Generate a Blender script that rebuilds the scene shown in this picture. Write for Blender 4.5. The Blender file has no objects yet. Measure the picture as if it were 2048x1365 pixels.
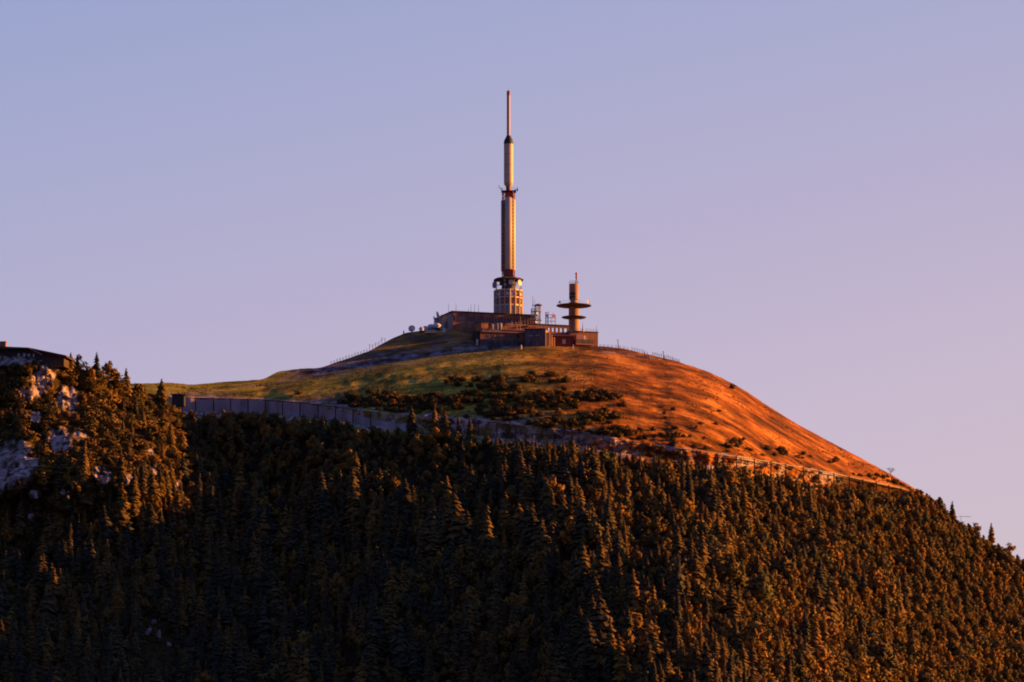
import bpy, math, random
import numpy as np
from mathutils import Vector, Matrix
R = math.radians
random.seed(7); rng = np.random.RandomState(11)
sc = bpy.context.scene
C = bpy.context.scene.collection

# ---------------------------------------------------------------- camera
F_PX = 11220.0; PITCH = R(8.0); CAMY = -2000.0
cd = bpy.data.cameras.new('camera'); cam = bpy.data.objects.new('camera', cd); C.objects.link(cam)
cd.sensor_width = 36; cd.lens = 36*F_PX/2048; cd.clip_start = 1; cd.clip_end = 30000
cam.location = (0, CAMY, 0); cam.rotation_euler = (R(90)+PITCH, 0, 0)
sc.camera = cam
# ---------------------------------------------------------------- sun + sky
SUN_EL, SUN_BACK = R(12.0), R(8.0)
sv = Vector((math.cos(SUN_BACK)*math.cos(SUN_EL), math.sin(SUN_BACK)*math.cos(SUN_EL), math.sin(SUN_EL)))
sl = bpy.data.lights.new('sun', 'SUN'); sl.energy = 5.0; sl.angle = R(0.6); sl.color = (1.0, 0.385, 0.055)
so = bpy.data.objects.new('sun', sl); C.objects.link(so); so.rotation_euler = sv.to_track_quat('Z', 'Y').to_euler(); so.location = (400, 100, 600)
w = bpy.data.worlds.new('World'); sc.world = w; w.use_nodes = True
nt = w.node_tree; nt.nodes.clear(); N = nt.nodes.new; L = nt.links.new
out = N('ShaderNodeOutputWorld'); bg = N('ShaderNodeBackground'); L(bg.outputs[0], out.inputs[0])
tc = N('ShaderNodeTexCoord'); sep = N('ShaderNodeSeparateXYZ'); L(tc.outputs['Generated'], sep.inputs[0])
m1 = N('ShaderNodeMath'); m1.operation = 'MULTIPLY_ADD'; L(sep.outputs[0], m1.inputs[0]); m1.inputs[1].default_value = -0.20; L(sep.outputs[2], m1.inputs[2])
cr = N('ShaderNodeValToRGB'); L(m1.outputs[0], cr.inputs[0]); e = cr.color_ramp.elements
SKY = [(0.0, (.66, .50, .52)), (.075, (.62, .51, .57)), (.115, (.575, .475, .60)), (.15, (.475, .425, .60)), (.185, (.39, .40, .61)), (.225, (.30, .355, .60)),
       (.34, (.10, .13, .36)), (.6, (.045, .06, .23)), (1.0, (.03, .04, .19))]
e[0].position = SKY[0][0]; e[0].color = (*SKY[0][1], 1); e[1].position = 1.0; e[1].color = (*SKY[-1][1], 1)
for p, c in SKY[1:-1]:
    q = e.new(p); q.color = (*c, 1)
# unseen sky behind and left dimmed and blued to set the shade
mb = N('ShaderNodeMapRange'); L(sep.outputs[1], mb.inputs[0]); mb.inputs[1].default_value = -0.5; mb.inputs[2].default_value = 0.5; mb.inputs[3].default_value = 0.6; mb.inputs[4].default_value = 1.0
mg = N('ShaderNodeMapRange'); L(sep.outputs[2], mg.inputs[0]); mg.inputs[1].default_value = -0.02; mg.inputs[2].default_value = 0.03; mg.inputs[3].default_value = 0.10; mg.inputs[4].default_value = 1.0
mm = N('ShaderNodeMath'); mm.operation = 'MULTIPLY'; L(mb.outputs[0], mm.inputs[0]); L(mg.outputs[0], mm.inputs[1])
ml = N('ShaderNodeMapRange'); L(sep.outputs[0], ml.inputs[0]); ml.inputs[1].default_value = -0.8; ml.inputs[2].default_value = -0.12; ml.inputs[3].default_value = 0.7; ml.inputs[4].default_value = 1.0
mm0 = mm; mm = N('ShaderNodeMath'); mm.operation = 'MULTIPLY'; L(mm0.outputs[0], mm.inputs[0]); L(ml.outputs[0], mm.inputs[1])
bf = N('ShaderNodeMapRange'); L(sep.outputs[1], bf.inputs[0]); bf.inputs[1].default_value = -0.6; bf.inputs[2].default_value = 0.7; bf.inputs[3].default_value = 0.0; bf.inputs[4].default_value = 1.0
bmx = N('ShaderNodeMix'); bmx.data_type = 'RGBA'; L(bf.outputs[0], bmx.inputs[0]); bmx.inputs[6].default_value = (.10, .15, .46, 1); L(cr.outputs[0], bmx.inputs[7])
mx = N('ShaderNodeVectorMath'); mx.operation = 'SCALE'; L(bmx.outputs[2], mx.inputs[0]); L(mm.outputs[0], mx.inputs['Scale'])
sky = N('ShaderNodeTexSky'); sky.sky_type = 'NISHITA'; sky.sun_disc = False; sky.sun_elevation = SUN_EL; sky.sun_rotation = math.atan2(sv.x, sv.y)
s2 = N('ShaderNodeVectorMath'); s2.operation = 'SCALE'; L(sky.outputs[0], s2.inputs[0]); s2.inputs['Scale'].default_value = 0.004
ad = N('ShaderNodeVectorMath'); ad.operation = 'ADD'; L(mx.outputs[0], ad.inputs[0]); L(s2.outputs[0], ad.inputs[1])
L(ad.outputs[0], bg.inputs[0]); bg.inputs[1].default_value = 0.555
sc.view_settings.view_transform = 'Standard'; sc.view_settings.look = 'None'; sc.view_settings.exposure = 0.85; sc.view_settings.gamma = 1.0
sc.cycles.max_bounces = 5; sc.cycles.filter_width = 1.9

# ---------------------------------------------------------------- projection helper: photo pixel + distance -> point
cp, sp_ = math.cos(PITCH), math.sin(PITCH)
def Wn(u, v, Y):
    a = (np.asarray(u, float)-1024)/F_PX; b = (682.5-np.asarray(v, float))/F_PX
    t = (np.asarray(Y, float)-CAMY)/(cp - b*sp_)
    return np.stack([a*t, CAMY+(cp-b*sp_)*t, (sp_+b*cp)*t], -1)
def W(u, v, Y): return Vector(Wn(u, v, Y))
SC = 0.18

# ---------------------------------------------------------------- noise
def vnoise(x, y, seed=0):
    x = np.asarray(x, float); y = np.asarray(y, float)
    xi = np.floor(x).astype(np.int64); yi = np.floor(y).astype(np.int64); xf = x-xi; yf = y-yi
    def h(a, b):
        n = (a*374761393 + b*668265263 + seed*1442695041) & 0x7fffffff
        n = ((n ^ (n >> 13))*1274126177) & 0x7fffffff
        return ((n ^ (n >> 16)) & 0xffff)/65535.0
    sx = xf*xf*(3-2*xf); sy = yf*yf*(3-2*yf)
    return (h(xi, yi)*(1-sx)+h(xi+1, yi)*sx)*(1-sy)+(h(xi, yi+1)*(1-sx)+h(xi+1, yi+1)*sx)*sy
def fbm(x, y, o=4, seed=0):
    s = 0; a = .5
    for i in range(o):
        s = s + a*(vnoise(x*2**i, y*2**i, seed+i*17)-.5); a *= .55
    return s*2
def sstep(a, b, x):
    t = np.clip((np.asarray(x, float)-a)/(b-a), 0, 1); return t*t*(3-2*t)

# ---------------------------------------------------------------- materials
def newmat(name):
    m = bpy.data.materials.new(name); m.use_nodes = True; n = m.node_tree; b = n.nodes['Principled BSDF']; return m, n, b
def mat(name, col, rough=.8, var=.25, scale=.6, metal=0, stain=None):
    m, n, b = newmat(name); b.inputs['Roughness'].default_value = rough; b.inputs['Metallic'].default_value = metal
    t = n.nodes.new('ShaderNodeTexCoord'); no = n.nodes.new('ShaderNodeTexNoise'); no.inputs['Scale'].default_value = scale; no.inputs['Detail'].default_value = 5
    mp = n.nodes.new('ShaderNodeMapping'); mp.inputs['Scale'].default_value = (1, 1, .35)
    n.links.new(t.outputs['Object'], mp.inputs[0]); n.links.new(mp.outputs[0], no.inputs[0])
    r = n.nodes.new('ShaderNodeValToRGB'); r.color_ramp.elements[0].position = .3; r.color_ramp.elements[1].position = .7
    d = stain if stain else tuple(c*(1-var) for c in col)
    r.color_ramp.elements[0].color = (*d, 1); r.color_ramp.elements[1].color = (*(min(1, c*(1+var*.4)) for c in col), 1)
    n.links.new(no.outputs[0], r.inputs[0]); n.links.new(r.outputs[0], b.inputs['Base Color'])
    return m
M = dict(
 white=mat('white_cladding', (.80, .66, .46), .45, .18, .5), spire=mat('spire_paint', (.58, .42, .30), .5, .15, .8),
 dark=mat('dark_steel', (.035, .03, .03), .6), steel=mat('galvanised_steel', (.34, .33, .33), .5), redsteel=mat('red_painted_steel', (.42, .13, .07), .6, .35, 1.5),
 red=mat('red_paint', (.6, .05, .03), .5), conc=mat('concrete', (.34, .30, .28), .9, .35, .35), pale=mat('pale_wall', (.42, .38, .36), .9, .25, .4),
 brick=mat('brown_render', (.42, .20, .11), .9, .45, .5), darkred=mat('dark_red_wall', (.16, .05, .035), .9, .4, .6), stone=mat('grey_stone', (.17, .14, .15), .95, .55, .9),
 fascia=mat('pink_fascia', (.48, .25, .20), .7, .2, 1), roofing=mat('roofing', (.10, .07, .055), .9, .3, 1), glass=mat('window_glass', (.10, .09, .12), .15, .2, 1),
 dish=mat('dish_white', (.78, .78, .80), .5, .12, 1), wood=mat('weathered_wood', (.20, .12, .07), .9, .4, 2), yellow=mat('yellow_paint', (.70, .50, .08), .5), bark=mat('bark', (.055, .035, .022), 1, .4, 3),
 wallm=mat('retaining_concrete', (.58, .50, .52), .95, .35, .25, stain=(.30, .24, .25)), tan=mat('tan_render', (.48, .30, .17), .85, .3, .5))

def foliage(name, cols, rough=.75, vz=0.0, zup=.5, soft=1.3):
    m, n, b = newmat(name); b.inputs['Roughness'].default_value = rough; b.inputs['Specular IOR Level'].default_value = .15
    oi = n.nodes.new('ShaderNodeObjectInfo'); r = n.nodes.new('ShaderNodeValToRGB'); el = r.color_ramp.elements
    el[0].position = 0; el[0].color = (*cols[0], 1); el[1].position = 1; el[1].color = (*cols[-1], 1)
    for i, c in enumerate(cols[1:-1]):
        q = el.new((i+1)/(len(cols)-1)); q.color = (*c, 1)
    n.links.new(oi.outputs['Random'], r.inputs[0])
    t = n.nodes.new('ShaderNodeTexCoord'); no = n.nodes.new('ShaderNodeTexNoise'); no.inputs['Scale'].default_value = 1.1; no.inputs['Detail'].default_value = 3
    n.links.new(t.outputs['Object'], no.inputs[0])
    mr = n.nodes.new('ShaderNodeMapRange'); mr.inputs[1].default_value = .3; mr.inputs[2].default_value = .7; mr.inputs[3].default_value = .55; mr.inputs[4].default_value = 1.4
    n.links.new(no.outputs[0], mr.inputs[0]); s = n.nodes.new('ShaderNodeVectorMath'); s.operation = 'SCALE'
    n.links.new(r.outputs[0], s.inputs[0]); n.links.new(mr.outputs[0], s.inputs['Scale']); n.links.new(s.outputs[0], b.inputs['Base Color'])
    # soften the leaf facets towards the rounded shape of the whole crown
    def vm(op, a, c=None, sc_=None):
        x = n.nodes.new('ShaderNodeVectorMath'); x.operation = op
        n.links.new(a, x.inputs[0]) if not isinstance(a, tuple) else setattr(x.inputs[0], 'default_value', a)
        if c is not None: n.links.new(c, x.inputs[1]) if not isinstance(c, tuple) else setattr(x.inputs[1], 'default_value', c)
        if sc_ is not None: x.inputs['Scale'].default_value = sc_
        return x.outputs[0]
    o_ = vm('NORMALIZE', vm('MULTIPLY_ADD' if False else 'SUBTRACT', vm('MULTIPLY', t.outputs['Object'], (1, 1, vz)), (0, 0, -zup)))
    vt = n.nodes.new('ShaderNodeVectorTransform'); vt.vector_type = 'NORMAL'; vt.convert_from = 'OBJECT'; vt.convert_to = 'WORLD'; n.links.new(o_, vt.inputs[0])
    ge = n.nodes.new('ShaderNodeNewGeometry'); nn_ = vm('NORMALIZE', vm('ADD', vm('SCALE', vm('NORMALIZE', vt.outputs[0]), None, soft), ge.outputs['Normal']))
    n.links.new(nn_, b.inputs['Normal'])
    return m
M['needle'] = foliage('spruce_needles', [(.062, .060, .034), (.11, .078, .030), (.21, .125, .028), (.060, .066, .037), (.33, .170, .028)], vz=.02, zup=.35)
M['leaf'] = foliage('broad_leaves', [(.09, .082, .036), (.20, .140, .032), (.32, .155, .028), (.12, .115, .036), (.44, .225, .030)], vz=.5, zup=-1.2)
M['scrub'] = foliage('scrub_leaves', [(.10, .075, .018), (.18, .115, .020), (.28, .130, .022), (.09, .080, .018), (.34, .19, .026)], vz=.6, zup=.2)
M['darkleaf'] = foliage('dark_scrub_leaves', [(.060, .050, .018), (.15, .080, .018), (.085, .065, .018), (.20, .10, .020)], vz=.6, zup=.2)

M['tuft'] = foliage('tuft_leaves', [(.12, .10, .02), (.26, .14, .03), (.16, .13, .02), (.34, .17, .04), (.10, .07, .02)])
def terrain_mat(name, cliff=False):
    m, n, b = newmat(name); b.inputs['Roughness'].default_value = .95; b.inputs['Specular IOR Level'].default_value = .1
    nd, lk = n.nodes.new, n.links.new
    at = nd('ShaderNodeAttribute'); at.attribute_name = 'zone'; sx = nd('ShaderNodeSeparateColor'); lk(at.outputs['Color'], sx.inputs[0])
    sf = nd('ShaderNodeAttribute'); sf.attribute_name = 'surf'
    def noise(scale, vec, sclv=(1, 1, 1), det=5, rot=0):
        mp = nd('ShaderNodeMapping'); mp.inputs['Scale'].default_value = sclv; mp.inputs['Rotation'].default_value = (0, 0, rot); lk(vec, mp.inputs[0])
        no = nd('ShaderNodeTexNoise'); no.inputs['Scale'].default_value = scale; no.inputs['Detail'].default_value = det; no.inputs['Roughness'].default_value = .72; lk(mp.outputs[0], no.inputs[0]); return no.outputs[0]
    def ramp(v, stops):
        r = nd('ShaderNodeValToRGB'); lk(v, r.inputs[0]); el = r.color_ramp.elements
        el[0].position = stops[0][0]; el[0].color = (*stops[0][1], 1); el[1].position = stops[-1][0]; el[1].color = (*stops[-1][1], 1)
        for p, c in stops[1:-1]:
            q = el.new(p); q.color = (*c, 1)
        return r.outputs[0]
    def mix(f, a, c):
        x = nd('ShaderNodeMix'); x.data_type = 'RGBA'; lk(f, x.inputs[0]); lk(a, x.inputs[6]); lk(c, x.inputs[7]); return x.outputs[2]
    streak = noise(1.0, sf.outputs['Vector'], (.010, .075, 0), 7)
    streak2 = noise(1.0, sf.outputs['Vector'], (.035, .13, 0), 6, .12)
    tcn = nd('ShaderNodeTexCoord'); fine = noise(.35, tcn.outputs['Object'], (1, 1, 1), 6); patch = noise(.045, tcn.outputs['Object'], (1, 1, 1), 4)
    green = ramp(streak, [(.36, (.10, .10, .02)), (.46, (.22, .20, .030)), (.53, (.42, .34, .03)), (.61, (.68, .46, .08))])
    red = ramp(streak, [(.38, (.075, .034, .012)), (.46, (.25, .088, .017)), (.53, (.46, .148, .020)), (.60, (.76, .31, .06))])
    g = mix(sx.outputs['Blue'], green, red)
    # darker low heather patches
    hm = ramp(patch, [(.50, (0, 0, 0)), (.60, (.8, .8, .8))])
    hd = ramp(streak2, [(.35, (.035, .022, .010)), (.65, (.10, .045, .013))])
    hmf = nd('ShaderNodeMath'); hmf.operation = 'MULTIPLY'; hs = nd('ShaderNodeSeparateColor'); lk(hm, hs.inputs[0]); lk(hs.outputs[0], hmf.inputs[0])
    hf2 = nd('ShaderNodeMapRange'); lk(streak2, hf2.inputs[0]); hf2.inputs[1].default_value = .40; hf2.inputs[2].default_value = .62; lk(hf2.outputs[0], hmf.inputs[1])
    g = mix(hmf.outputs[0], g, hd)
    path = ramp(streak2, [(.42, (.075, .050, .045)), (.5, (.19, .14, .14)), (.58, (.42, .33, .34))])
    rock = ramp(fine, [(.38, (.05, .04, .03)), (.455, (.25, .17, .13)), (.53, (.60, .47, .39)), (.62, (.78, .64, .54))])
    fsep = nd('ShaderNodeSeparateXYZ'); lk(sf.outputs['Vector'], fsep.inputs[0])
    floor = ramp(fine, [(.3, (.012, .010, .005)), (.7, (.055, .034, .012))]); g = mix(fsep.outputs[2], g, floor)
    g = mix(sx.outputs['Green'], g, path); g = mix(sx.outputs['Red'], g, rock)
    lk(g, b.inputs['Base Color'])
    bp = nd('ShaderNodeBump'); bp.inputs['Strength'].default_value = .8; bp.inputs['Distance'].default_value = .6; lk(fine, bp.inputs['Height'])
    bp2 = nd('ShaderNodeBump'); bp2.inputs['Strength'].default_value = .55; bp2.inputs['Distance'].default_value = 1.3; lk(streak2, bp2.inputs['Height']); lk(bp.outputs[0], bp2.inputs['Normal']); lk(bp2.outputs[0], b.inputs['Normal'])
    return m
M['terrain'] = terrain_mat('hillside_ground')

# ---------------------------------------------------------------- terrain profiles (photo pixel columns -> heights; real distances added)
def curve(pts, sm=10):
    xs = np.arange(-600, 2800, 2.0); ys = np.interp(xs, [p[0] for p in pts], [p[1] for p in pts])
    if sm:
        k = np.exp(-.5*(np.arange(-30, 31)*2/sm)**2); k /= k.sum(); ys = np.convolve(np.pad(ys, 30, 'edge'), k, 'valid')
    return lambda u: np.interp(u, xs, ys)
S_sky = curve([(-600, 790), (0, 775), (290, 767), (340, 766), (385, 770), (440, 765), (528, 759), (556, 743), (600, 738), (640, 736), (690, 719), (738, 703), (790, 674), (815, 665), (850, 661), (905, 661), (945, 668), (965, 692), (1150, 694), (1196, 693), (1245, 697), (1290, 708), (1350, 722), (1420, 745), (1480, 775), (1540, 815), (1600, 852), (1700, 905), (1780, 948), (1850, 990), (1900, 1034), (1960, 1075), (2048, 1128), (2250, 1245), (2800, 1560)], 7)
S_main = curve([(-600, 790), (0, 778), (290, 769), (400, 773), (530, 766), (640, 750), (770, 728), (900, 709), (1000, 700), (1060, 697), (1150, 699), (1210, 701), (1290, 717), (1330, 724), (1350, 724), (1420, 746), (1480, 776), (1540, 816), (1600, 853), (1700, 906), (1780, 949), (1850, 991), (1900, 1035), (1960, 1076), (2048, 1129), (2250, 1246), (2800, 1561)], 9)
T_top = curve([(-600, 800), (300, 793), (372, 796), (460, 798), (531, 800), (600, 806), (671, 814), (741, 825), (820, 831), (890, 836), (956, 842), (1030, 851), (1107, 861), (1175, 868), (1226, 879), (1300, 889), (1366, 898), (1435, 908), (1509, 919), (1572, 930), (1638, 942), (1699, 954), (1753, 966), (1812, 979), (1850, 1006), (1900, 1052), (2048, 1146), (2250, 1264), (2800, 1580)], 6)
HW = curve([(-600, 34), (820, 32), (960, 36), (1060, 33), (1300, 31), (1500, 31), (1560, 35), (1660, 31), (1700, 26), (1800, 24), (1826, 3), (1850, 0), (2800, 0)], 6)
_d = np.arange(0, 1500, 1.0); _th = np.interp(_d, [0, 25, 60, 110, 170, 300, 1500], [14, 15.5, 20, 25, 29, 32, 33]); _F = np.concatenate([[0], np.cumsum(SC/(np.tan(np.radians(_th))-.1405))])[:-1]
Fd = lambda d: np.interp(d, _d, _F)
def bench(u): return 4.5*sstep(1832, 1800, u)
def relief(u, v):
    d = v-S_main(u)
    r = 5.0*fbm(u/230., d/60., 4, 3) + 2.4*fbm(u/60., d/22., 3, 9) + 1.0*fbm(u/16, d/7., 2, 31)
    fade = sstep(0, 25, d)*.9+.1
    below = sstep(0, 30, d-(T_top(u)-S_main(u))-HW(u))
    return r*fade*(1-.35*below) - 9*below*fbm(u/120., d/90., 3, 77)*sstep(0, 160, d-(T_top(u)-S_main(u)))
def Ymain(u, v):
    u = np.asarray(u, float); v = np.asarray(v, float)
    S = S_main(u); T = T_top(u); hw = HW(u); d = v-S
    up = np.where(d < 0, -d*.42, -Fd(np.clip(d, 0, None)))
    YT = -Fd(T-S)
    wall = YT - .02*(v-T)
    bl = np.clip(v-(T+hw-3), 0, None)
    low = YT - .02*hw - bench(u) - .40*bl - 86*sstep(880, 1430, u)*sstep(0, 260, bl)*(1-.30*sstep(1500, 1900, u)) - 9*(fbm(u/130., v/170., 3, 201))*sstep(0, 90, bl)  # ridge bulge added on the right to throw shade over the centre forest
    Y = np.where(v <= T, up, np.where(v < T+hw-3, wall, low))
    wallmask = sstep(-14, 0, v-T)*(1-sstep(0, 20, v-(T+hw)))*sstep(1840, 1800, u)
    rk = (3.2*fbm(u/13., v/11., 4, 333)+1.5*np.abs(fbm(u/6., v/9., 2, 334)))*sstep(820, 860, u)*wallmask*sstep(1840, 1800, u)
    q = 950-u; lean = .27*SC*np.where(q > 0, np.minimum(q*q/(q+120.+1e-6), 470.), 0)  # added tilt that turns the left field towards the sun
    Y = Y - lean*(1-sstep(10, 190, bl))
    return Y + relief(u, v)*(1-wallmask)*np.where(d < 0, .35, 1) + rk

def sheet(name, U, rowsV, rowsY, extra_back, attrs, label=None, mats=None):
    """rowsV/rowsY: (nr, nu) arrays front sheet top->bottom; extra_back list of (dy, drop)"""
    P = Wn(np.broadcast_to(U, rowsV.shape), rowsV, rowsY)
    back = [np.stack([P[0][:, 0]*(1+dy/4000.), P[0][:, 1]+dy, P[0][:, 2]-dz], -1) for dy, dz in extra_back[::-1]]
    nb = len(back); A = np.concatenate([np.stack(back), P], 0) if nb else P
    # skirt down and forward to the plain
    last = A[-1]; sk = []
    for k in (30, 90, 200, 330):
        q = last.copy(); q[:, 1] -= k*1.6; q[:, 2] = np.maximum(last[:, 2]-k*1.0, -6); sk.append(q)
    A = np.concatenate([A, np.stack(sk)], 0)
    nr, nu = A.shape[:2]; me = bpy.data.meshes.new(name)
    idx = np.arange(nr*nu).reshape(nr, nu)
    f = np.stack([idx[1:, :-1], idx[1:, 1:], idx[:-1, 1:], idx[:-1, :-1]], -1).reshape(-1, 4)
    me.vertices.add(nr*nu); me.vertices.foreach_set('co', A.reshape(-1)); me.loops.add(f.size); me.loops.foreach_set('vertex_index', f.reshape(-1))
    me.polygons.add(len(f)); me.polygons.foreach_set('loop_start', np.arange(len(f))*4); me.update(calc_edges=True)
    z, s = attrs
    def pad(a):
        return np.concatenate([np.repeat(a[:1], nb, 0), a, np.repeat(a[-1:], 4, 0)], 0)
    col = np.ones((nr*nu, 4)); col[:, :3] = pad(z).reshape(-1, 3); la = me.attributes.new('zone', 'FLOAT_COLOR', 'POINT'); la.data.foreach_set('color', col.reshape(-1))
    sa = me.attributes.new('surf', 'FLOAT_VECTOR', 'POINT'); sa.data.foreach_set('vector', pad(s).reshape(-1))
    me.polygons.foreach_set('use_smooth', np.ones(len(f), bool)); me.materials.append(mats or M['terrain'])
    o = bpy.data.objects.new(name, me); C.objects.link(o); o['kind'] = 'structure'
    if label: o['label'] = label
    return o
U = np.arange(-420, 2640, 3.5); nu = len(U)
S0, S1, T0, H0 = S_sky(U), S_main(U), T_top(U), HW(U)
S0 = np.minimum(S0, S1-.5) + .9*fbm(U/14., U*0, 3, 5)
rows = []
for t in np.linspace(0, 1, 14)[:-1]: rows.append(S0+(S1-S0)*t)
for t in np.linspace(0, 1, 120)[:-1]: rows.append(S1+(T0-S1)*t**1.25)
for t in np.linspace(0, 1, 10)[:-1]: rows.append(T0+(H0-3.2)*np.clip(t, 0, 1)+.01*t)
VB = T0+H0-3
for t in np.linspace(0, 1, 150): rows.append(VB + (1640-VB)*t)
V = np.array(rows); UU = np.broadcast_to(U, V.shape); YY = Ymain(UU, V)
D = V-S_main(UU); TT = T_top(UU); HH = HW(UU)
zone = np.zeros(V.shape+(3,))
inw = ((V > TT-2.5+3*fbm(UU/9., UU*0, 3, 2)) & (V < TT+HH+3) & (UU < 1840))
onmound = (D < -1)
rockpatch = sstep(.02, .10, fbm(UU/26., V/14., 3, 41))
zone[..., 0] = np.where(inw, np.clip(.45+.75*rockpatch, 0, 1)*sstep(1700, 1640, UU)*sstep(1300, 1270, UU)+np.where((UU >= 1300) & (UU < 1800), .9*sstep(1700, 1665, UU), 0), 0)
zone[..., 0] *= np.where((UU > 1500), sstep(-.10, .06, fbm(UU/14., V/9., 3, 4)), 1)
zone[..., 0] *= np.where((UU > 1290) & (UU < 1480), sstep(.05, .2, fbm(UU/20., V/14., 3, 44)+.1), 1)
# bare rock showing just over the retaining wall
edge = np.exp(-((V-(TT-3-6*np.clip(fbm(UU/22., UU*0, 3, 8), -.2, 1)))/5.)**2)*sstep(560, 640, UU)*sstep(1300, 1180, UU)
zone[..., 0] = np.maximum(zone[..., 0], edge*sstep(-.03, .06, fbm(UU/15., V/9., 3, 12)))
pth = np.exp(-((V-(S_main(UU)-6))/7.)**2)*sstep(520, 640, UU)*sstep(1120, 960, UU)
mnd = onmound*sstep(540, 620, UU)*sstep(1000, 930, UU)*np.clip((.42+.9*np.clip(fbm(UU/60., V/6., 3, 71)+.2, 0, 1))*(.35+1.1*sstep(-30, -6, D)), 0, 1)
pth2 = np.exp(-((V-np.interp(UU, [1190, 1240, 1300, 1312], [702, 707, 717, 719]))/2.2)**2)*(UU > 1185)*(UU < 1314)
trail = .55*np.exp(-((V-np.interp(UU, [330, 560, 690, 900, 1050], [790, 766, 748, 722, 716]))/1.6)**2)*sstep(1050, 900, UU)
grv = .9*np.exp(-((V-np.interp(UU, [360, 470, 700], [789, 796, 808]))/5.)**2)*sstep(350, 370, UU)*sstep(500, 440, UU)
scree = .7*np.exp(-((UU-655)/60.)**2-((V-803)/11.)**2)+.6*np.exp(-((UU-1020)/70.)**2-((V-838)/9.)**2)
zone[..., 1] = np.clip(np.maximum.reduce([pth, mnd, pth2, trail, grv, scree]), 0, 1)
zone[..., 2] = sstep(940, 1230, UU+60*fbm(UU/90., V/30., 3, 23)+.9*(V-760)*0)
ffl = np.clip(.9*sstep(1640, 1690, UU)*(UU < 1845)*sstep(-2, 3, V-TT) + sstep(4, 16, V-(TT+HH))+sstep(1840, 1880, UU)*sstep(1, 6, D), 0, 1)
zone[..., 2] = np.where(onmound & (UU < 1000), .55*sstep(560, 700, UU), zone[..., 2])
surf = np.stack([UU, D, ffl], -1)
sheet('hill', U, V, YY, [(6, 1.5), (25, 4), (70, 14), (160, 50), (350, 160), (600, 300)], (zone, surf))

# left rocky spur, nearer than the hill
So = curve([(-600, 560), (-200, 680), (0, 712), (60, 713), (130, 724), (200, 752), (270, 780), (325, 795), (345, 812), (380, 838), (430, 850), (520, 880), (600, 900)], 7)
BLOBS = [(35, 930, 34, 42), (118, 880, 20, 24), (85, 765, 22, 20), (60, 790, 18, 14), (135, 800, 18, 26), (95, 742, 20, 14), (70, 835, 10, 12), (160, 872, 12, 10),
         (205, 952, 16, 14), (258, 962, 10, 16), (68, 990, 14, 9), (62, 1035, 12, 18), (45, 790, 10, 14), (0, 940, 18, 40), (320, 745, 0.1, 0.1), (130, 985, 8, 5), (356, 975, 8, 10), (380, 1012, 8, 6), (20, 720, 40, 12), (85, 712, 24, 12), (310, 940, 6, 10), (300, 905, 7, 8)]
Eg = lambda v: np.interp(v, [700, 790, 840, 900, 1000, 1150, 1365, 1640], [330, 345, 385, 425, 465, 500, 530, 560])
def Yout(u, v):
    t = (Eg(v)-u)/300.
    A = np.where(t > 0, 58*np.sin(np.pi/2*np.clip(t, 0, 1)), 120*t)
    A = A*np.where(t > 0, 1-.96*sstep(930, 1150, v), 1)
    base = Ymain(np.maximum(u, 100)*0+u, np.maximum(v, S_main(u)+30)) - .12*(v-So(u))*sstep(0, .3, t)*(1-.6*sstep(900, 1200, v)) + 14*sstep(0,-.2,t)
    rb = 0
    for (a_, b2_, ra2, rb2) in BLOBS: rb = np.maximum(rb, sstep(2.2, .8, ((u-a_)/ra2)**2+((v-b2_)/rb2)**2))
    rel = rb*(2.6*np.abs(fbm(u/9., v/13., 3, 511))+1.6*np.abs(fbm(u/4.5, v/10., 2, 512))-2.2) + 7*fbm(u/48., v/85., 4, 101)+3.2*np.abs(fbm(u/17., v/24., 3, 55)) + 1.2*fbm(u/7., v/9., 2, 66)
    return base-A+rel*sstep(-.05, .15, t)
U2 = np.arange(-320, 600, 2.6); S2 = So(U2)+1.5*fbm(U2/12., U2*0, 3, 15)
V2 = np.array([S2+(1640-S2)*t**1.15 for t in np.linspace(0, 1, 300)]); UU2 = np.broadcast_to(U2, V2.shape)
z2 = np.zeros(V2.shape+(3,)); rk = np.zeros_like(V2)
for (a, b, ra, rb) in BLOBS:
    q = ((UU2-a)/ra)**2+((V2-b)/rb)**2; rk = np.maximum(rk, sstep(1.6, .7, q+1.4*fbm(UU2/11., V2/13., 3, 90)))
z2[..., 0] = rk; z2[..., 2] = .35+.3*fbm(UU2/40., V2/40., 2, 6)
sheet('rocky_hillside', U2, V2, Yout(UU2, V2), [(4, .5), (20, 2), (55, 10)], (z2, np.stack([UU2, V2, np.ones_like(V2)*.9], -1)))

# plain far below, out to the horizon
me = bpy.data.meshes.new('plain'); s = 14000; me.from_pydata([(-s, -s, -8), (s, -s, -8), (s, s, -8), (-s, s, -8)], [], [(0, 1, 2, 3)])
pl = bpy.data.objects.new('plain', me); C.objects.link(pl); pl['kind'] = 'structure'; me.materials.append(mat('meadow', (.05, .05, .018), .95, .5, .004))

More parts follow.
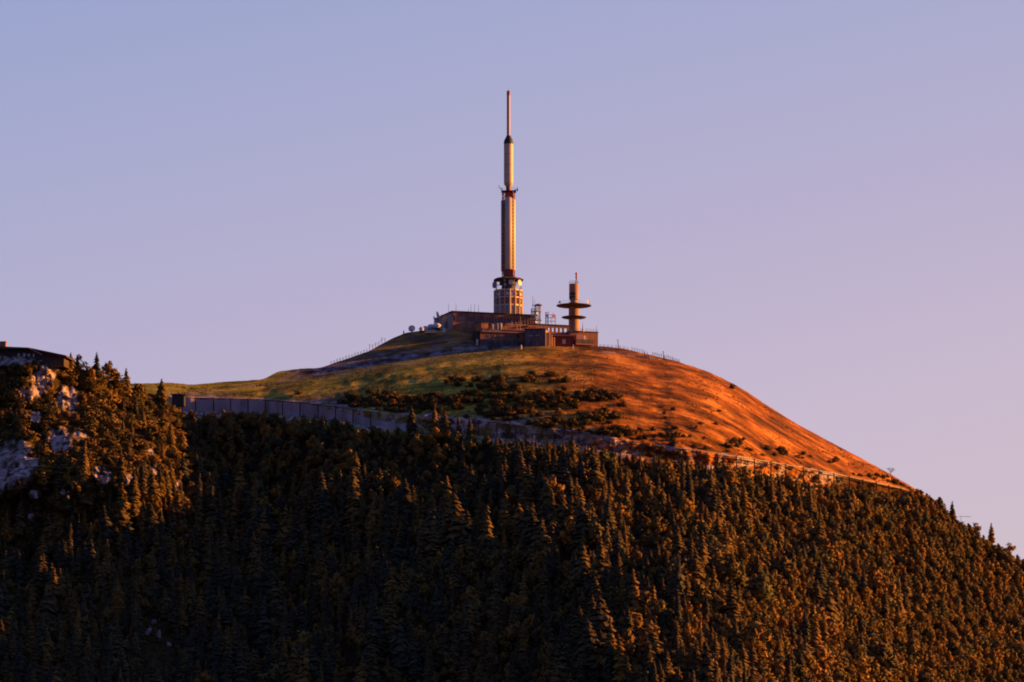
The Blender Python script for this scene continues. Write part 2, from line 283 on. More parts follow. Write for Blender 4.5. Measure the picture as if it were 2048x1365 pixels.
# ---------------------------------------------------------------- mesh builder
class MB:
    def __init__(s): s.v = []; s.f = []; s.m = []; s.cur = 0
    def add(s, vs, fs):
        o = len(s.v); s.v += [tuple(x) for x in vs]; s.f += [tuple(i+o for i in f) for f in fs]; s.m += [s.cur]*len(fs); return s
    def box(s, x0, x1, y0, y1, z0, z1):
        return s.add([(x0, y0, z0), (x1, y0, z0), (x1, y1, z0), (x0, y1, z0), (x0, y0, z1), (x1, y0, z1), (x1, y1, z1), (x0, y1, z1)],
                     [(3, 2, 1, 0), (4, 5, 6, 7), (0, 1, 5, 4), (1, 2, 6, 5), (2, 3, 7, 6), (3, 0, 4, 7)])
    def lathe(s, prof, n=24, c=(0, 0), ph=0.0, caps=True):
        vs = []; fs = []
        for r, z in prof:
            for k in range(n):
                a = ph+2*math.pi*k/n; vs.append((c[0]+r*math.cos(a), c[1]+r*math.sin(a), z))
        for i in range(len(prof)-1):
            for k in range(n):
                fs.append((i*n+k, i*n+(k+1) % n, (i+1)*n+(k+1) % n, (i+1)*n+k))
        if caps:
            fs.append(tuple(range(n))[::-1]); fs.append(tuple((len(prof)-1)*n+k for k in range(n)))
        return s.add(vs, fs)
    def tube(s, p, q, r, n=6, r2=None):
        p = Vector(p); q = Vector(q); d = (q-p); 
        if d.length < 1e-6: return s
        d.normalize(); a = d.orthogonal().normalized(); b = d.cross(a); r2 = r if r2 is None else r2; vs = []
        for c, rr in ((p, r), (q, r2)):
            for k in range(n):
                t = 2*math.pi*k/n; vs.append(c+(a*math.cos(t)+b*math.sin(t))*rr)
        fs = [(k, (k+1) % n, n+(k+1) % n, n+k) for k in range(n)]+[tuple(range(n))[::-1], tuple(range(n, 2*n))]
        return s.add(vs, fs)
    def path(s, pts, r, n=5):
        for a, b in zip(pts, pts[1:]): s.tube(a, b, r, n)
        return s
    def dish(s, c, axis, r, depth=None, n=20, shroud=0):
        axis = Vector(axis).normalized(); a = axis.orthogonal().normalized(); b = axis.cross(a); c = Vector(c); depth = depth or r*.3
        prof = [(0.02*r, 0), (.35*r, .1*depth), (.7*r, .45*depth), (r, depth), (r, depth+shroud+.02*r), (.96*r, depth+shroud+.02*r)]
        if shroud: prof += [(.9*r, depth+shroud), (.02*r, depth+shroud+.1*r)]
        else: prof += [(.96*r, depth), (.66*r, .5*depth), (.3*r, .18*depth), (.02*r, .1*depth)]
        vs = []; fs = []
        for rr, z in prof:
            for k in range(n):
                t = 2*math.pi*k/n; vs.append(c+(a*math.cos(t)+b*math.sin(t))*rr+axis*z)
        for i in range(len(prof)-1):
            for k in range(n): fs.append((i*n+k, i*n+(k+1) % n, (i+1)*n+(k+1) % n, (i+1)*n+k))
        return s.add(vs, fs)
    def build(s, name, mats, parent=None, smooth=False, loc=None, bevel=0):
        me = bpy.data.meshes.new(name); me.from_pydata(s.v, [], s.f); mats = mats if isinstance(mats, (list, tuple)) else [mats]
        for m in mats: me.materials.append(m)
        me.polygons.foreach_set('material_index', s.m); 
        if smooth:
            me.polygons.foreach_set('use_smooth', [True]*len(s.f))
            try: me.set_sharp_from_angle(angle=R(40))
            except Exception: pass
        o = bpy.data.objects.new(name, me); C.objects.link(o)
        if parent: o.parent = parent
        if loc is not None: o.location = loc
        if bevel:
            b = o.modifiers.new('bevel', 'BEVEL'); b.width = bevel; b.segments = 2; b.limit_method = 'ANGLE'
        return o
def tag(o, label=None, cat=None, group=None, kind=None):
    if label: o['label'] = label
    if cat: o['category'] = cat
    if group: o['group'] = group
    if kind: o['kind'] = kind
    return o
def empty(name, loc, rz, label, cat, group=None):
    o = bpy.data.objects.new(name, None); C.objects.link(o); o.location = loc; o.rotation_euler = (0, 0, rz); return tag(o, label, cat, group)

# facade frame: anchored on photo column u0 / base row vb at distance Y, turned by rz; loc(u,v) -> local x,z on the facade plane
class Fac:
    def __init__(s, u0, vb, Y, deg, left=True):
        s.o = W(u0, vb, Y); s.rz = R(deg); s.ax = Vector((math.cos(s.rz), math.sin(s.rz), 0)); s.n = Vector((math.sin(s.rz), -math.cos(s.rz), 0))
    def xz(s, u, v, off=0.0):
        d = Vector(((u-1024)/F_PX, cp-(682.5-v)/F_PX*sp_, sp_+(682.5-v)/F_PX*cp)); c = Vector((0, CAMY, 0)); o = s.o+s.n*off
        t = (o-c).dot(s.n)/d.dot(s.n); p = c+d*t-s.o; return p.dot(s.ax), p.z
    def root(s, name, label, cat, group=None): return empty(name, s.o, s.rz, label, cat, group)

# ================================================================ main mast
TY = 40.0; CU = 1017.0
def zof(v, Y=TY): return W(CU, v, Y).z
base = W(CU, 634, TY); tw = empty('broadcast_tower', base, 0, 'tall white and orange broadcasting mast with drum base and thin spire on the summit', 'tower')
Z = lambda v: zof(v)-base.z
k = SC*(2020+TY)/2020
def X(u): return (u-CU)*k
o8 = R(22.5)+R(4)
# base drum: octagonal grid of white beams with dark recessed bays
R0 = 28.6*k
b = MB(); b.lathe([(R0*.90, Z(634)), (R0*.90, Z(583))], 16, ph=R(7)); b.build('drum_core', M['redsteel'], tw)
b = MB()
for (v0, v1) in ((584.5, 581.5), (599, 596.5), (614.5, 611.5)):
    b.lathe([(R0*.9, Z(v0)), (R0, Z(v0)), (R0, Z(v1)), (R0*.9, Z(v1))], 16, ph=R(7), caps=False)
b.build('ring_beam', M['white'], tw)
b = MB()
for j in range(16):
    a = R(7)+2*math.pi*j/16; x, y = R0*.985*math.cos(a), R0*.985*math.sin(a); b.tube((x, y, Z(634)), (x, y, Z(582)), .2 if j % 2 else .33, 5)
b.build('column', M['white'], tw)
b = MB()
for j in range(64):
    a = 2*math.pi*j/64; x, y = R0*.94*math.cos(a), R0*.94*math.sin(a); b.tube((x, y, Z(634)), (x, y, Z(613)), .17, 4)
b.build('louvre_band', M['white'], tw)
# cladding panels and dishes inside the bays
rr = random.Random(3)
for lev in ((596, 584.5), (611.5, 599)):
    for j in range(16):
        a0 = R(7)+2*math.pi*(j+.12)/16; a1 = R(7)+2*math.pi*(j+.88)/16; am = (a0+a1)/2
        if math.sin(am) > .3: continue
        typ = rr.choice(['dish', 'panel', 'dish', 'panel2'])
        zc = (Z(lev[0])+Z(lev[1]))/2; b = MB()
        if typ == 'dish':
            b.dish((R0*.86*math.cos(am), R0*.86*math.sin(am), zc-.1), (math.cos(am), math.sin(am), 0), .72, .25, 14, .2); b.build('dish', M['dish'], tw, True)
        else:
            r_ = R0*.93; h0, h1 = (Z(lev[0])+.15, Z(lev[1])-.15) if typ == 'panel' else (zc-.6, zc+.5)
            P = [(r_*math.cos(a0), r_*math.sin(a0)), (r_*math.cos(a1), r_*math.sin(a1))]; q = [(p[0]*.97, p[1]*.97) for p in P]
            b.add([(P[0][0], P[0][1], h0), (P[1][0], P[1][1], h0), (P[1][0], P[1][1], h1), (P[0][0], P[0][1], h1), (q[0][0], q[0][1], h0), (q[1][0], q[1][1], h0), (q[1][0], q[1][1], h1), (q[0][0], q[0][1], h1)],
                  [(0, 1, 2, 3), (5, 4, 7, 6), (1, 5, 6, 2), (4, 0, 3, 7), (3, 2, 6, 7), (4, 5, 1, 0)]); b.build('panel', M['brick' if typ == 'panel' else 'tan'], tw)
# open gallery with dishes under an octagonal canopy
b = MB(); b.lathe([(14*k, Z(583)), (14*k, Z(559))], 12); b.build('gallery_core', M['dark'], tw)
for j in range(8):
    b = MB(); a = o8+2*math.pi*j/8; x, y = 26*k*math.cos(a), 26*k*math.sin(a); b.tube((x, y, Z(582)), (x, y, Z(560)), .1, 5); b.build('gallery_post', M['steel'], tw)
b = MB(); b.lathe([(27*k, Z(583)), (27.5*k, Z(582)), (15*k, Z(581.5))], 16, ph=R(7)); b.build('gallery_deck', M['conc'], tw)
b = MB()
for zz in (Z(578), Z(575)):
    pts = [(27*k*math.cos(2*math.pi*j/24), 27*k*math.sin(2*math.pi*j/24), zz) for j in range(25)]; b.path(pts, .05, 4)
b.build('railing', M['steel'], tw)
for (u, v, r, az, mt) in ((1036.5, 570, 6.2, -35, 'dish'), (1022, 571, 5, -95, 'dish'), (991.5, 571, 7, -150, 'steel'), (1009.5, 567, 2.4, -100, 'dish'), (1010, 575, 2.4, -100, 'dish'), (1002, 573, 3.5, -120, 'dark'), (1029, 576, 3, -70, 'redsteel')):
    x = X(u); ay = math.sqrt(max(.2, (24*k)**2-x*x)); b = MB(); b.dish((x, -ay*.92, Z(v)+.141*ay*.92), (math.cos(R(az)), math.sin(R(az)), 0), r*k, r*k*.3, 20, .35 if mt != 'dark' else 0); b.tube((x, -ay*.92, Z(v)+.13*ay), (x*.5, -ay*.4, Z(v)+.13*ay), .12, 5)
    b.build('dish', M[mt], tw, True)
b = MB(); b.lathe([(.4, -.3), (.45, 0), (.3, .35), (.02, .4)], 12); ob = b.build('beacon', M['red'], tw); ob.location = (X(1027), -20*k, Z(564)+.5)
b = MB(); b.lathe([(31.5*k, Z(561.5)), (32*k, Z(560.6)), (24*k, Z(557)), (12*k, Z(555.5))], 8, ph=o8); b.build('canopy', M['roofing'], tw)
# core lattice box
def lattice(b, w, z0, z1, n, r, br, cx=0, cy=0, rz=0):
    cs = [(cx+w*math.cos(rz+R(45+90*i)), cy+w*math.sin(rz+R(45+90*i))) for i in range(4)]
    for c in cs: b.tube((*c, z0), (*c, z1), r, 5)
    for i in range(n):
        a = z0+(z1-z0)*i/n; e_ = z0+(z1-z0)*(i+1)/n
        for j in range(4):
            p, q = cs[j], cs[(j+1) % 4]; b.tube((*p, a), (*q, a), br, 4); b.tube((*p, a), (*q, e_), br, 4); b.tube((*q, a), (*p, e_), br, 4)
    for j in range(4): b.tube((*cs[j], z1), (*cs[(j+1) % 4], z1), br, 4)
    return b
b = MB(); hw_ = 11*k; b.box(-hw_+.2, hw_-.2, -hw_+.2, hw_-.2, Z(556), Z(541)); b.build('neck_box', M['redsteel'], tw)
b = lattice(MB(), 11.6*k*1.35, Z(557), Z(384), 24, .16, .07, rz=R(-8)); b.build('lattice_shaft', M['redsteel'], tw)
b = MB(); b.box(-7*k, 9*k, -6*k, 8*k, Z(541), Z(386)); b.build('inner_shaft', M['redsteel'], tw)
# antenna radome cylinders wrapped round the lattice
for (u, dy, r, v0, v1, nm) in ((1008.5, -1, 6.6, 544, 401, 'radome_cylinder'), (1017.5, -9.0, 7.8, 541, 397, 'radome_cylinder'), (1024.5, 0.5, 6.3, 541, 399, 'radome_cylinder'), (1015, 8, 8, 541, 400, 'radome_cylinder')):
    b = MB(); zt = Z(v1); zb = Z(v0); rk_ = r*k
    b.lathe([(rk_*.86, zb), (rk_, zb+.25), (rk_, zt-.35), (rk_*.8, zt)], 28); o = b.build(nm, M['white'], tw, True); o.location = (X(u), dy*k, 0)
b = MB()
for j in range(12): b.box(X(1007), X(1008), -10*k, -9.4*k, Z(541)+j*2.1, Z(541)+j*2.1+1.3)
b.box(X(1007)-.1, X(1007)+.0, -9.9*k, -9.5*k, Z(541), Z(541)+25)
b.build('cable_ladder', M['dark'], tw)
# small platform with outrigger arms
b = MB(); b.box(-14.5*k, 15.5*k, -11*k, 11*k, Z(384.5), Z(382.6)); b.build('platform', M['dark'], tw)
b = MB()
for sx in (-1, 1):
    for sy in (-1, 1): b.path([(sx*13.5*k, sy*10*k, Z(383)), (sx*13.5*k, sy*10*k, Z(378))], .05, 4)
    b.path([(sx*13.5*k, -10*k, Z(378)), (sx*13.5*k, 10*k, Z(378))], .05, 4)
b.path([(-13.5*k, -10*k, Z(378)), (13.5*k, -10*k, Z(378))], .05, 4)
b.build('platform_railing', M['steel'], tw)
b = MB(); b.path([(-11*k, -6*k, Z(380)), (-19*k, -8*k, Z(376.5)), (-19*k, -8*k, Z(372))], .1, 5); b.path([(-13*k, -6*k, Z(382)), (-17*k, -8*k, Z(379))], .1, 5); b.build('outrigger', M['steel'], tw)
b = MB(); b.path([(11*k, -6*k, Z(382)), (18*k, -8*k, Z(380)), (18*k, -8*k, Z(375))], .1, 5); b.box(16.4*k, 19*k, -8.4*k, -7.4*k, Z(384), Z(379)); b.build('outrigger', M['redsteel'], tw)
b = MB(); b.lathe([(5.2*k, Z(383)), (5.2*k, Z(371))], 14); b.build('neck', M['redsteel'], tw, True)
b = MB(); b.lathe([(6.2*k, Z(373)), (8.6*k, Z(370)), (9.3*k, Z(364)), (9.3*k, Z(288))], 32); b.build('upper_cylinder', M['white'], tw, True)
for v in (289, 309, 330, 351): b = MB(); b.lathe([(9.3*k, Z(v)-.06), (9.42*k, Z(v)-.05), (9.42*k, Z(v)+.05), (9.3*k, Z(v)+.06)], 32, caps=False); b.build('seam_ring', M['pale'], tw, True)
b = MB(); b.lathe([(9.6*k, Z(288.4)), (9.6*k, Z(286)), (8.6*k, Z(281)), (4.2*k, Z(272.5)), (3.6*k, Z(271.5))], 28); b.build('cone_cap', M['dark'], tw, True)
b = MB(); b.lathe([(3.5*k, Z(272)), (3.5*k, Z(184)), (3.1*k, Z(182.6))], 18); b.build('spire', M['spire'], tw, True)
b = MB(); b.lathe([(3.62*k, Z(191)), (3.62*k, Z(184)), (3.2*k, Z(182.3))], 18); b.build('spire_tip', M['redsteel'], tw, True)
b = MB(); b.tube((0, 0, Z(183)), (0, 0, Z(178)), .06, 5); b.build('lightning_rod', M['steel'], tw)

# ================================================================ round tower with two discs
Y2 = 30.0; c2 = W(1147.8, 668, Y2); t2 = empty('disc_tower', c2, 0, 'squat round concrete tower ringed by two wide disc platforms, right of the mast', 'tower')
k2 = SC*(2020+Y2)/2020; Z2 = lambda v: W(1148, v, Y2).z-c2.z
b = MB(); b.lathe([(10.6*k2, Z2(672)), (10.4*k2, Z2(606))], 32); b.build('shaft', M['tan'], t2, True)
b = MB(); b.lathe([(7.2*k2, Z2(608)), (7.2*k2, Z2(598))], 28); b.build('neck', M['tan'], t2, True)
b = MB(); b.lathe([(9.2*k2, Z2(600)), (9.5*k2, Z2(599)), (9.5*k2, Z2(571)), (9.7*k2, Z2(570.5)), (9.7*k2, Z2(569))], 32); b.build('drum', M['tan'], t2, True)
b = MB()
for j in range(16):
    a0 = R(160+j*8.2); 
    for (v0, v1) in ((597.5, 593.5), (591.5, 586.5)):
        r_ = 9.62*k2; a1 = a0+R(6.5); b.add([(r_*math.cos(a0), r_*math.sin(a0), Z2(v0)), (r_*math.cos(a1), r_*math.sin(a1), Z2(v0)), (r_*math.cos(a1), r_*math.sin(a1), Z2(v1)), (r_*math.cos(a0), r_*math.sin(a0), Z2(v1)),
               (r_*.93*math.cos(a0), r_*.93*math.sin(a0), Z2(v0)), (r_*.93*math.cos(a1), r_*.93*math.sin(a1), Z2(v0)), (r_*.93*math.cos(a1), r_*.93*math.sin(a1), Z2(v1)), (r_*.93*math.cos(a0), r_*.93*math.sin(a0), Z2(v1))], [(0, 1, 2, 3), (1, 5, 6, 2), (4, 0, 3, 7), (3, 2, 6, 7), (0, 4, 5, 1)])
b.build('louvres', M['dark'], t2)
for (v, r) in ((612.5, 35), (635.8, 24.5)):
    b = MB(); rr_ = r*k2; z = Z2(v); b.lathe([(9.5*k2, z-.55), (rr_*.55, z-.5), (rr_*.95, z-.12), (rr_, z), (rr_, z+.22), (rr_*.93, z+.3), (9.5*k2, z+.34)], 56); d_ = b.build('disc_platform', M['roofing'], t2, True)
    b = MB()
    n_ = 30
    for j in range(n_):
        a = 2*math.pi*j/n_; x, y = rr_*.93*math.cos(a), rr_*.93*math.sin(a)
        if r > 30 and (j % 3 == 0): b.tube((x, y, z+.28), (x, y, z+1.25), .035, 4)
    if r > 30:
        for h in (.75, 1.25): b.path([(rr_*.93*math.cos(2*math.pi*j/40), rr_*.93*math.sin(2*math.pi*j/40), z+h) for j in range(41)], .03, 4)
        b.build('guard_rail', M['steel'], d_)
b = MB()
for h in (.5, 1.1): b.path([(8.8*k2*math.cos(2*math.pi*j/20), 8.8*k2*math.sin(2*math.pi*j/20), Z2(569)+h) for j in range(21)], .045, 4)
for j in range(10): a = 2*math.pi*j/10; b.tube((8.8*k2*math.cos(a), 8.8*k2*math.sin(a), Z2(569.5)), (8.8*k2*math.cos(a), 8.8*k2*math.sin(a), Z2(569)+1.1), .05, 4)
b.build('roof_railing', M['steel'], t2)
b = MB(); xm = 5.2*k2
for (dx, dy) in ((-.35, 0), (.35, 0), (0, .5)): b.tube((xm+dx, dy, Z2(570)), (xm+dx*.25, dy*.25, Z2(553)), .08, 5)
for q in range(4): b.tube((xm-.3+q*.05, 0, Z2(567-q*3.5)), (xm+.3-q*.05, 0, Z2(565-q*3.5)), .05, 4)
b.build('beacon_mast', M['steel'], t2)
b = MB(); b.lathe([(.1, 0), (.34, .1), (.38, .9), (.2, 1.1), (.2, 1.3), (.42, 1.5), (.4, 2.1), (.12, 2.4)], 12); o = b.build('beacon', M['red'], t2, True); o.location = (xm, 0, Z2(558))
for (az, z, r) in ((-160, 602, .5), (-20, 602, .6)):
    b = MB(); a = R(az); p = (33*k2*.9*math.cos(a), 33*k2*.9*math.sin(a), Z2(606)); b.tube((p[0], p[1], Z2(612)+.25), p, .06, 5); b.dish(p, (math.cos(a), math.sin(a)-.5, 0), r, .15, 12); b.build('dish', M['dish'], t2, True)

# ================================================================ summit buildings
def bx(f, u0, u1, v0, v1, d0, d1, b=None):
    """box on facade f between photo columns u0..u1, rows v0 (top)..v1; from d0 (in front, negative) to d1 deep"""
    b = b or MB(); um = (u0+u1)/2; x0, _ = f.xz(u0, (v0+v1)/2); x1, _ = f.xz(u1, (v0+v1)/2); z1 = f.xz(um, v0)[1]; z0 = f.xz(um, v1)[1]; return b.box(x0, x1, d0, d1, z0, z1)
# A long upper building
fa = Fac(905, 664, 22, 18.5); ra = fa.root('summit_building', 'long brown flat-roofed building at the foot of the tall mast', 'building')
xe, _ = fa.xz(1072, 640); zt = fa.xz(905, 624.5)[1]; zl = -5.0
b = MB(); b.box(0, xe, 0, 21, zl, zt); b.build('wall', M['brick'], ra)
b = MB(); b.box(-.4, xe+.4, -.45, 21.4, zt, zt+.45); b.build('roof', M['roofing'], ra)
b = MB(); b.box(-.08, 0, .3, 20.6, zl, zt-.02); b.build('gable_wall', M['pale'], ra)
b = MB(); b.box(-.12, -.085, 5.2, 9.2, zt-5.2, zt-2.6); b.build('garage_door', M['dark'], ra)
b = MB(); b.box(.3, xe, -.14, -.003, zt-1.35, zt-.05); b.build('parapet_band', M['brick'], ra)
rr = random.Random(8)
for i in range(26):
    x = 1.1+i*(xe-2)/26; 
    if 1.5 < x < 5: continue
    b = MB(); b.box(x, x+.75, -.02, .15, zt-3.1, zt-1.6); o = b.build('window', M['glass'], ra)
    b = MB(); b.box(x-.14, x+.0, -.13, -.004, zt-3.4, zt-1.4); b.build('pilaster', M['tan' if i % 3 else 'brick'], ra)
b = MB(); b.box(.2, xe, -.1, -.003, zt-3.8, zt-3.42); b.build('string_course', M['fascia'], ra)
b = MB(); b.box(1.0, 4.8, -.06, .1, zt-3.1, zt-1.0); b.build('orange_panel', M['fascia'], ra)
b = MB(); b.box(.4, .85, -.05, .1, zt-3.0, zt-1.3); b.build('window', M['glass'], ra)
for (x, y, w_, d_, h) in ((7, 8, 3, 3, .9), (27.5, 9, 2.5, 3, 1.1)):
    b = MB(); b.box(x, x+w_, y, y+d_, zt+.45, zt+.45+h); b.build('roof_box', M['conc'], ra)
# shaded bay between A and the middle block
# B middle block with terrace
fb = Fac(954, 668, 13, 20); rb = fb.root('terrace_block', 'orange lit mid block with rounded left corner and equipment terrace', 'building')
zt = fb.xz(954, 645.5)[1]; xe, _ = fb.xz(1066, 655); zter = fb.xz(980, 659)[1]
b = MB(); b.lathe([(1.9, -3), (1.9, zt)], 24, c=(1.9, 1.9)); b.box(1.9, 4.3, 0.001, 8, -3, zt-.003); b.build('wall', M['brick'], rb, True)
b = MB(); b.lathe([(2.1, zt), (2.1, zt+.25)], 24, c=(1.9, 1.9)); b.box(1.9, 4.5, -.2, 8, zt+.003, zt+.247); b.build('roof', M['roofing'], rb)
b = MB(); b.box(4.3, xe, -.6, 8, -3, zter); b.build('terrace', M['stone'], rb)
b = MB(); b.box(4.3, xe, 4.5, 7.9, zter+.003, zter+2.0); b.build('back_wall', M['brick'], rb)
b = MB()
for i in range(18):
    x = 4.5+i*(xe-4.7)/17; b.box(x-.05, x+.05, -.55, -.45, zter, zter+.9)
for h in (.4, .85): b.box(4.3, xe, -.53, -.47, zter+h, zter+h+.07)
b.build('railing', M['dark'], rb)
for (u, w_, h) in ((987, .9, 2.2), (992, .7, 2.0), (997, 1.1, 2.5), (1003, 1.3, 2.7)):
    x, _ = fb.xz(u, 655); b = MB(); b.lathe([(w_*.5, 0), (w_*.5, h-.25), (w_*.25, h)], 14); p = fb.o+fb.ax*x+Vector((math.sin(fb.rz)*-1, math.cos(fb.rz), 0))*1.2+Vector((0, 0, zter))
    o = b.build('storage_tank', M['pale'], None, True); o.location = p
    tag(o, {987: 'slim cream upright tank, leftmost on the terrace railing row', 992: 'thin cream upright tank, second from left on the terrace', 997: 'pale upright tank third from left on the terrace', 1003: 'widest and tallest pale upright tank on the terrace'}[u], 'tank', 'upright tanks on the terrace')
# C lower long front building
fc = Fac(953, 697, 5, 15); rc = fc.root('lower_building', 'low long front building with pink roof edge and pale door at its left end', 'building')
xe, _ = fc.xz(1052, 680); zt = fc.xz(960, 664)[1]
b = MB(); b.box(1.4, xe, .0, 7, -3, zt); b.build('wall', M['brick'], rc)
b = MB(); b.box(1.9, xe+.3, -.5, 7.3, zt, zt+.42); b.build('roof', M['fascia'], rc)
b = MB(); b.box(1.2, xe, -.35, -.003, -3, fc.xz(1000, 682)[1]); b.build('stone_plinth', M['stone'], rc)
b = MB(); b.box(-.0, 1.4, .6, 6, -3, zt+.9); b.build('porch', M['dark'], rc)
b = MB(); b.box(.0, .8, .35, .597, 0, 3.4); b.build('door', M['white'], rc)
b = MB(); b.box(-.5, 1.9, -.3, .3, zt+.5, zt+1.5); b.build('porch_canopy', M['dark'], rc)
for u in (975, 986, 997, 1020, 1036):
    x, z = fc.xz(u, 673); b = MB(); b.box(x-.6, x+.6, -.05, .1, z-.5, z+.5); b.build('window', M['glass'], rc)
# D stone block; its sunlit buttressed side painted paler and warmer than the shaded front
fd = Fac(1090, 699, 2, -9); rd = fd.root('stone_block', 'dark stone block whose right side wall glows orange with buttresses', 'building')
x0, _ = fd.xz(1049, 680); zt = fd.xz(1090, 659)[1]
b = MB(); b.box(x0, 0, 0, 9, -3, zt); b.build('wall', M['stone'], rd)
b = MB(); b.box(x0-.2, .25, -.25, 9.2, zt, zt+.35); b.build('roof', M['roofing'], rd)
b = MB(); b.box(.003, .25, .1, 8.9, -3, zt-.05); b.build('side_wall', M['tan'], rd)
for i, y in enumerate((1.2, 3.9, 6.6)):
    b = MB(); b.box(.25, 1.5+.5*i, y, y+.6, -3, zt-1.0-.5*i); b.build('buttress', M['tan'], rd)
for u, v in ((1062, 672), (1075, 671)):
    x, z = fd.xz(u, v); b = MB(); b.box(x-.7, x+.7, -.08, .1, z-.25, z+.25); b.build('vent', M['pale'], rd)
# E gallery with open bays
fe = Fac(1058, 670, 17, 18); re_ = fe.root('colonnade', 'brown colonnade of open bays between the stone block and the disc tower', 'building')
x0, z0 = fe.xz(1058, 651); x1, _ = fe.xz(1138, 655); ztop = fe.xz(1100, 650.5)[1]; zl1 = fe.xz(1115, 656)[1]; zl0 = fe.xz(1115, 664.5)[1]
b = MB(); b.box(x0, x1, 0, .8, zl1, ztop); b.build('lintel', M['brick'], re_)
b = MB(); b.box(x0, x1, 0, .8, -3, zl0); b.build('base_wall', M['brick'], re_)
b = MB(); b.box(x0-.2, x1+.2, -.3, 1.1, ztop, ztop+.25); b.build('roof', M['roofing'], re_)
for u in list(np.arange(1061, 1094, 5.4))+[1094.5, 1102.3, 1110.3, 1118.5, 1126.8, 1136.5]:
    x, _ = fe.xz(u, 660); b = MB(); b.box(x-.34, x+.34, .02, .78, zl0, zl1); b.build('pillar', M['brick'], re_)
# F dark red house
ff = Fac(1108, 700, 14, 6); rf = ff.root('dark_red_annex', 'dark red low building with two slim pale windows below the disc tower', 'building')
xe, _ = ff.xz(1148, 685); zt = ff.xz(1120, 672.5)[1]
b = MB(); b.box(0, xe, 0, 8, -3, zt); b.build('wall', M['darkred'], rf)
b = MB(); b.box(-1.6, xe+.6, -.6, 8.3, zt, zt+.4); b.build('roof', M['fascia'], rf)
for u in (1126.5, 1129.8):
    x, z = ff.xz(u, 683.5); b = MB(); b.box(x-.17, x+.17, -.06, .1, z-.8, z+.8); b.build('window', M['dish'], rf)
b = MB(); b.box(-1.0, 0, .8, 3, -3, zt-1.0); b.build('side_porch', M['darkred'], rf)
# G right block
fg = Fac(1140, 697, 19, 19); rg = fg.root('right_block', 'plain brown block with flat roof at the right end of the summit buildings', 'building')
xe, _ = fg.xz(1196, 680); zt = fg.xz(1150, 663.5)[1]
b = MB(); b.box(0, xe, 0, 12, -3, zt); b.build('wall', M['brick'], rg)
b = MB(); b.box(-.15, xe+.15, -.2, 12.2, zt, zt+.3); b.build('roof', M['roofing'], rg)
b = MB(); bx(fg, 1152, 1167, 670, 681, -.5, -.003, b); b.build('pink_bay', M['fascia'], rg)
b = MB(); bx(fg, 1167.5, 1170.5, 672, 681, -.3, -.003, b); b.build('window', M['dish'], rg)
b = MB(); bx(fg, 1148, 1182, 681, 690, -2.2, -.003, b); b.build('lean_to', M['stone'], rg)
b = MB(); bx(fg, 1147.5, 1182.5, 689.9, 691.6, -2.5, -.003, b); b.build('sill_beam', M['fascia'], rg)
b = MB()
for i in range(9): x = .3+i*(xe-.6)/8; b.box(x-.03, x+.03, .1, .16, zt+.3, zt+1.2)
b.box(.3, xe-.3, .1, .16, zt+1.13, zt+1.2); b.box(.3, xe-.3, .1, .16, zt+.7, zt+.76); b.build('railing', M['steel'], rg)

# thin antennas
def whip(u, v0, v1, Y, label, m='steel', r=.07, group=None, yellow=False):
    p = W(u, v0, Y); z = W(u, v1, Y).z-p.z; b = MB(); b.lathe([(r*1.6, 0), (r*1.6, .5), (r, .55), (r*.6, z)], 6); o = b.build('whip_antenna', M[m]); o.location = p; tag(o, label, 'antenna', group)
    return o
gw = 'whip antennas on the summit roofs'
whip(897, 632, 608, 32, 'thin dark whip antenna leftmost above the long brown building', group=gw, m='dark')
whip(912, 626, 607, 34, 'tall thin whip antenna near the left roof corner of the long building', group=gw, m='dark')
whip(937, 627, 617, 34, 'shortest whip antenna on the long roof between the left pair and the middle trio', group=gw, m='dark')
whip(942, 627, 609, 36, 'whip antenna, left one of the middle trio on the long roof', group=gw, m='dark')
whip(949, 627, 608, 36, 'whip antenna, middle one of the trio on the long roof', group=gw, m='dark')
whip(957, 628, 610, 36, 'whip antenna, right one of the trio on the long roof', group=gw, m='dark')
whip(1040.5, 660, 633, 12, 'pale pole standing on the equipment terrace below the drum', m='pale', r=.11)
whip(1193, 666, 652, 20, 'thin whip at the right roof corner of the right block', m='dark')
whip(1056, 655, 641, 15, 'short tan antenna right of the pale terrace pole', m='tan')
for i, (u, v0, v1) in enumerate(((1017, 659, 646), (1023, 659, 643), (1030, 659, 648), (1034, 659, 645))):
    whip(u, v0, v1, 13, ['first', 'second', 'third', 'fourth'][i]+' short antenna from the left, right of the terrace tanks', m='tan', r=.13, group='short antennas on the terrace')
p = W(1166, 664, 20); b = MB(); b.lathe([(.42, 0), (.36, .6), (.22, 1.6), (.06, 3.7)], 12); o = b.build('cone_antenna', M['yellow'], smooth=True); o.location = p; tag(o, 'sharp yellow cone antenna on the right block roof', 'antenna')
# lattice mast 1
p = W(1075.5, 658, 22); r1 = empty('lattice_mast', p, R(10), 'steel lattice mast with two tall whips right of the drum', 'mast')
zz = lambda v: W(1075, v, 22).z-p.z
b = lattice(MB(), 4.6*SC*1.41, 0, zz(612), 9, .09, .05); b.build('lattice', M['steel'], r1)
b = lattice(MB(), 3.4*SC*1.41, 0, zz(618), 7, .07, .045, cx=-1.75); b.build('side_lattice', M['steel'], r1)
for u, v in ((1065.5, 593), (1069.3, 600)):
    b = MB(); b.tube(((u-1075.5)*SC, 0, zz(640)), ((u-1075.5)*SC, 0, zz(v)), .09, 5); b.tube(((u-1075.5)*SC, 0, zz(613)), ((u-1075.5)*SC, 0, zz(610)), .2, 6); b.build('whip', M['steel'], r1)
b = MB(); b.lathe([(1.25, zz(612)), (1.5, zz(611)), (.9, zz(608.5))], 12, c=(.3, 0)); b.build('top_dish', M['conc'], r1)
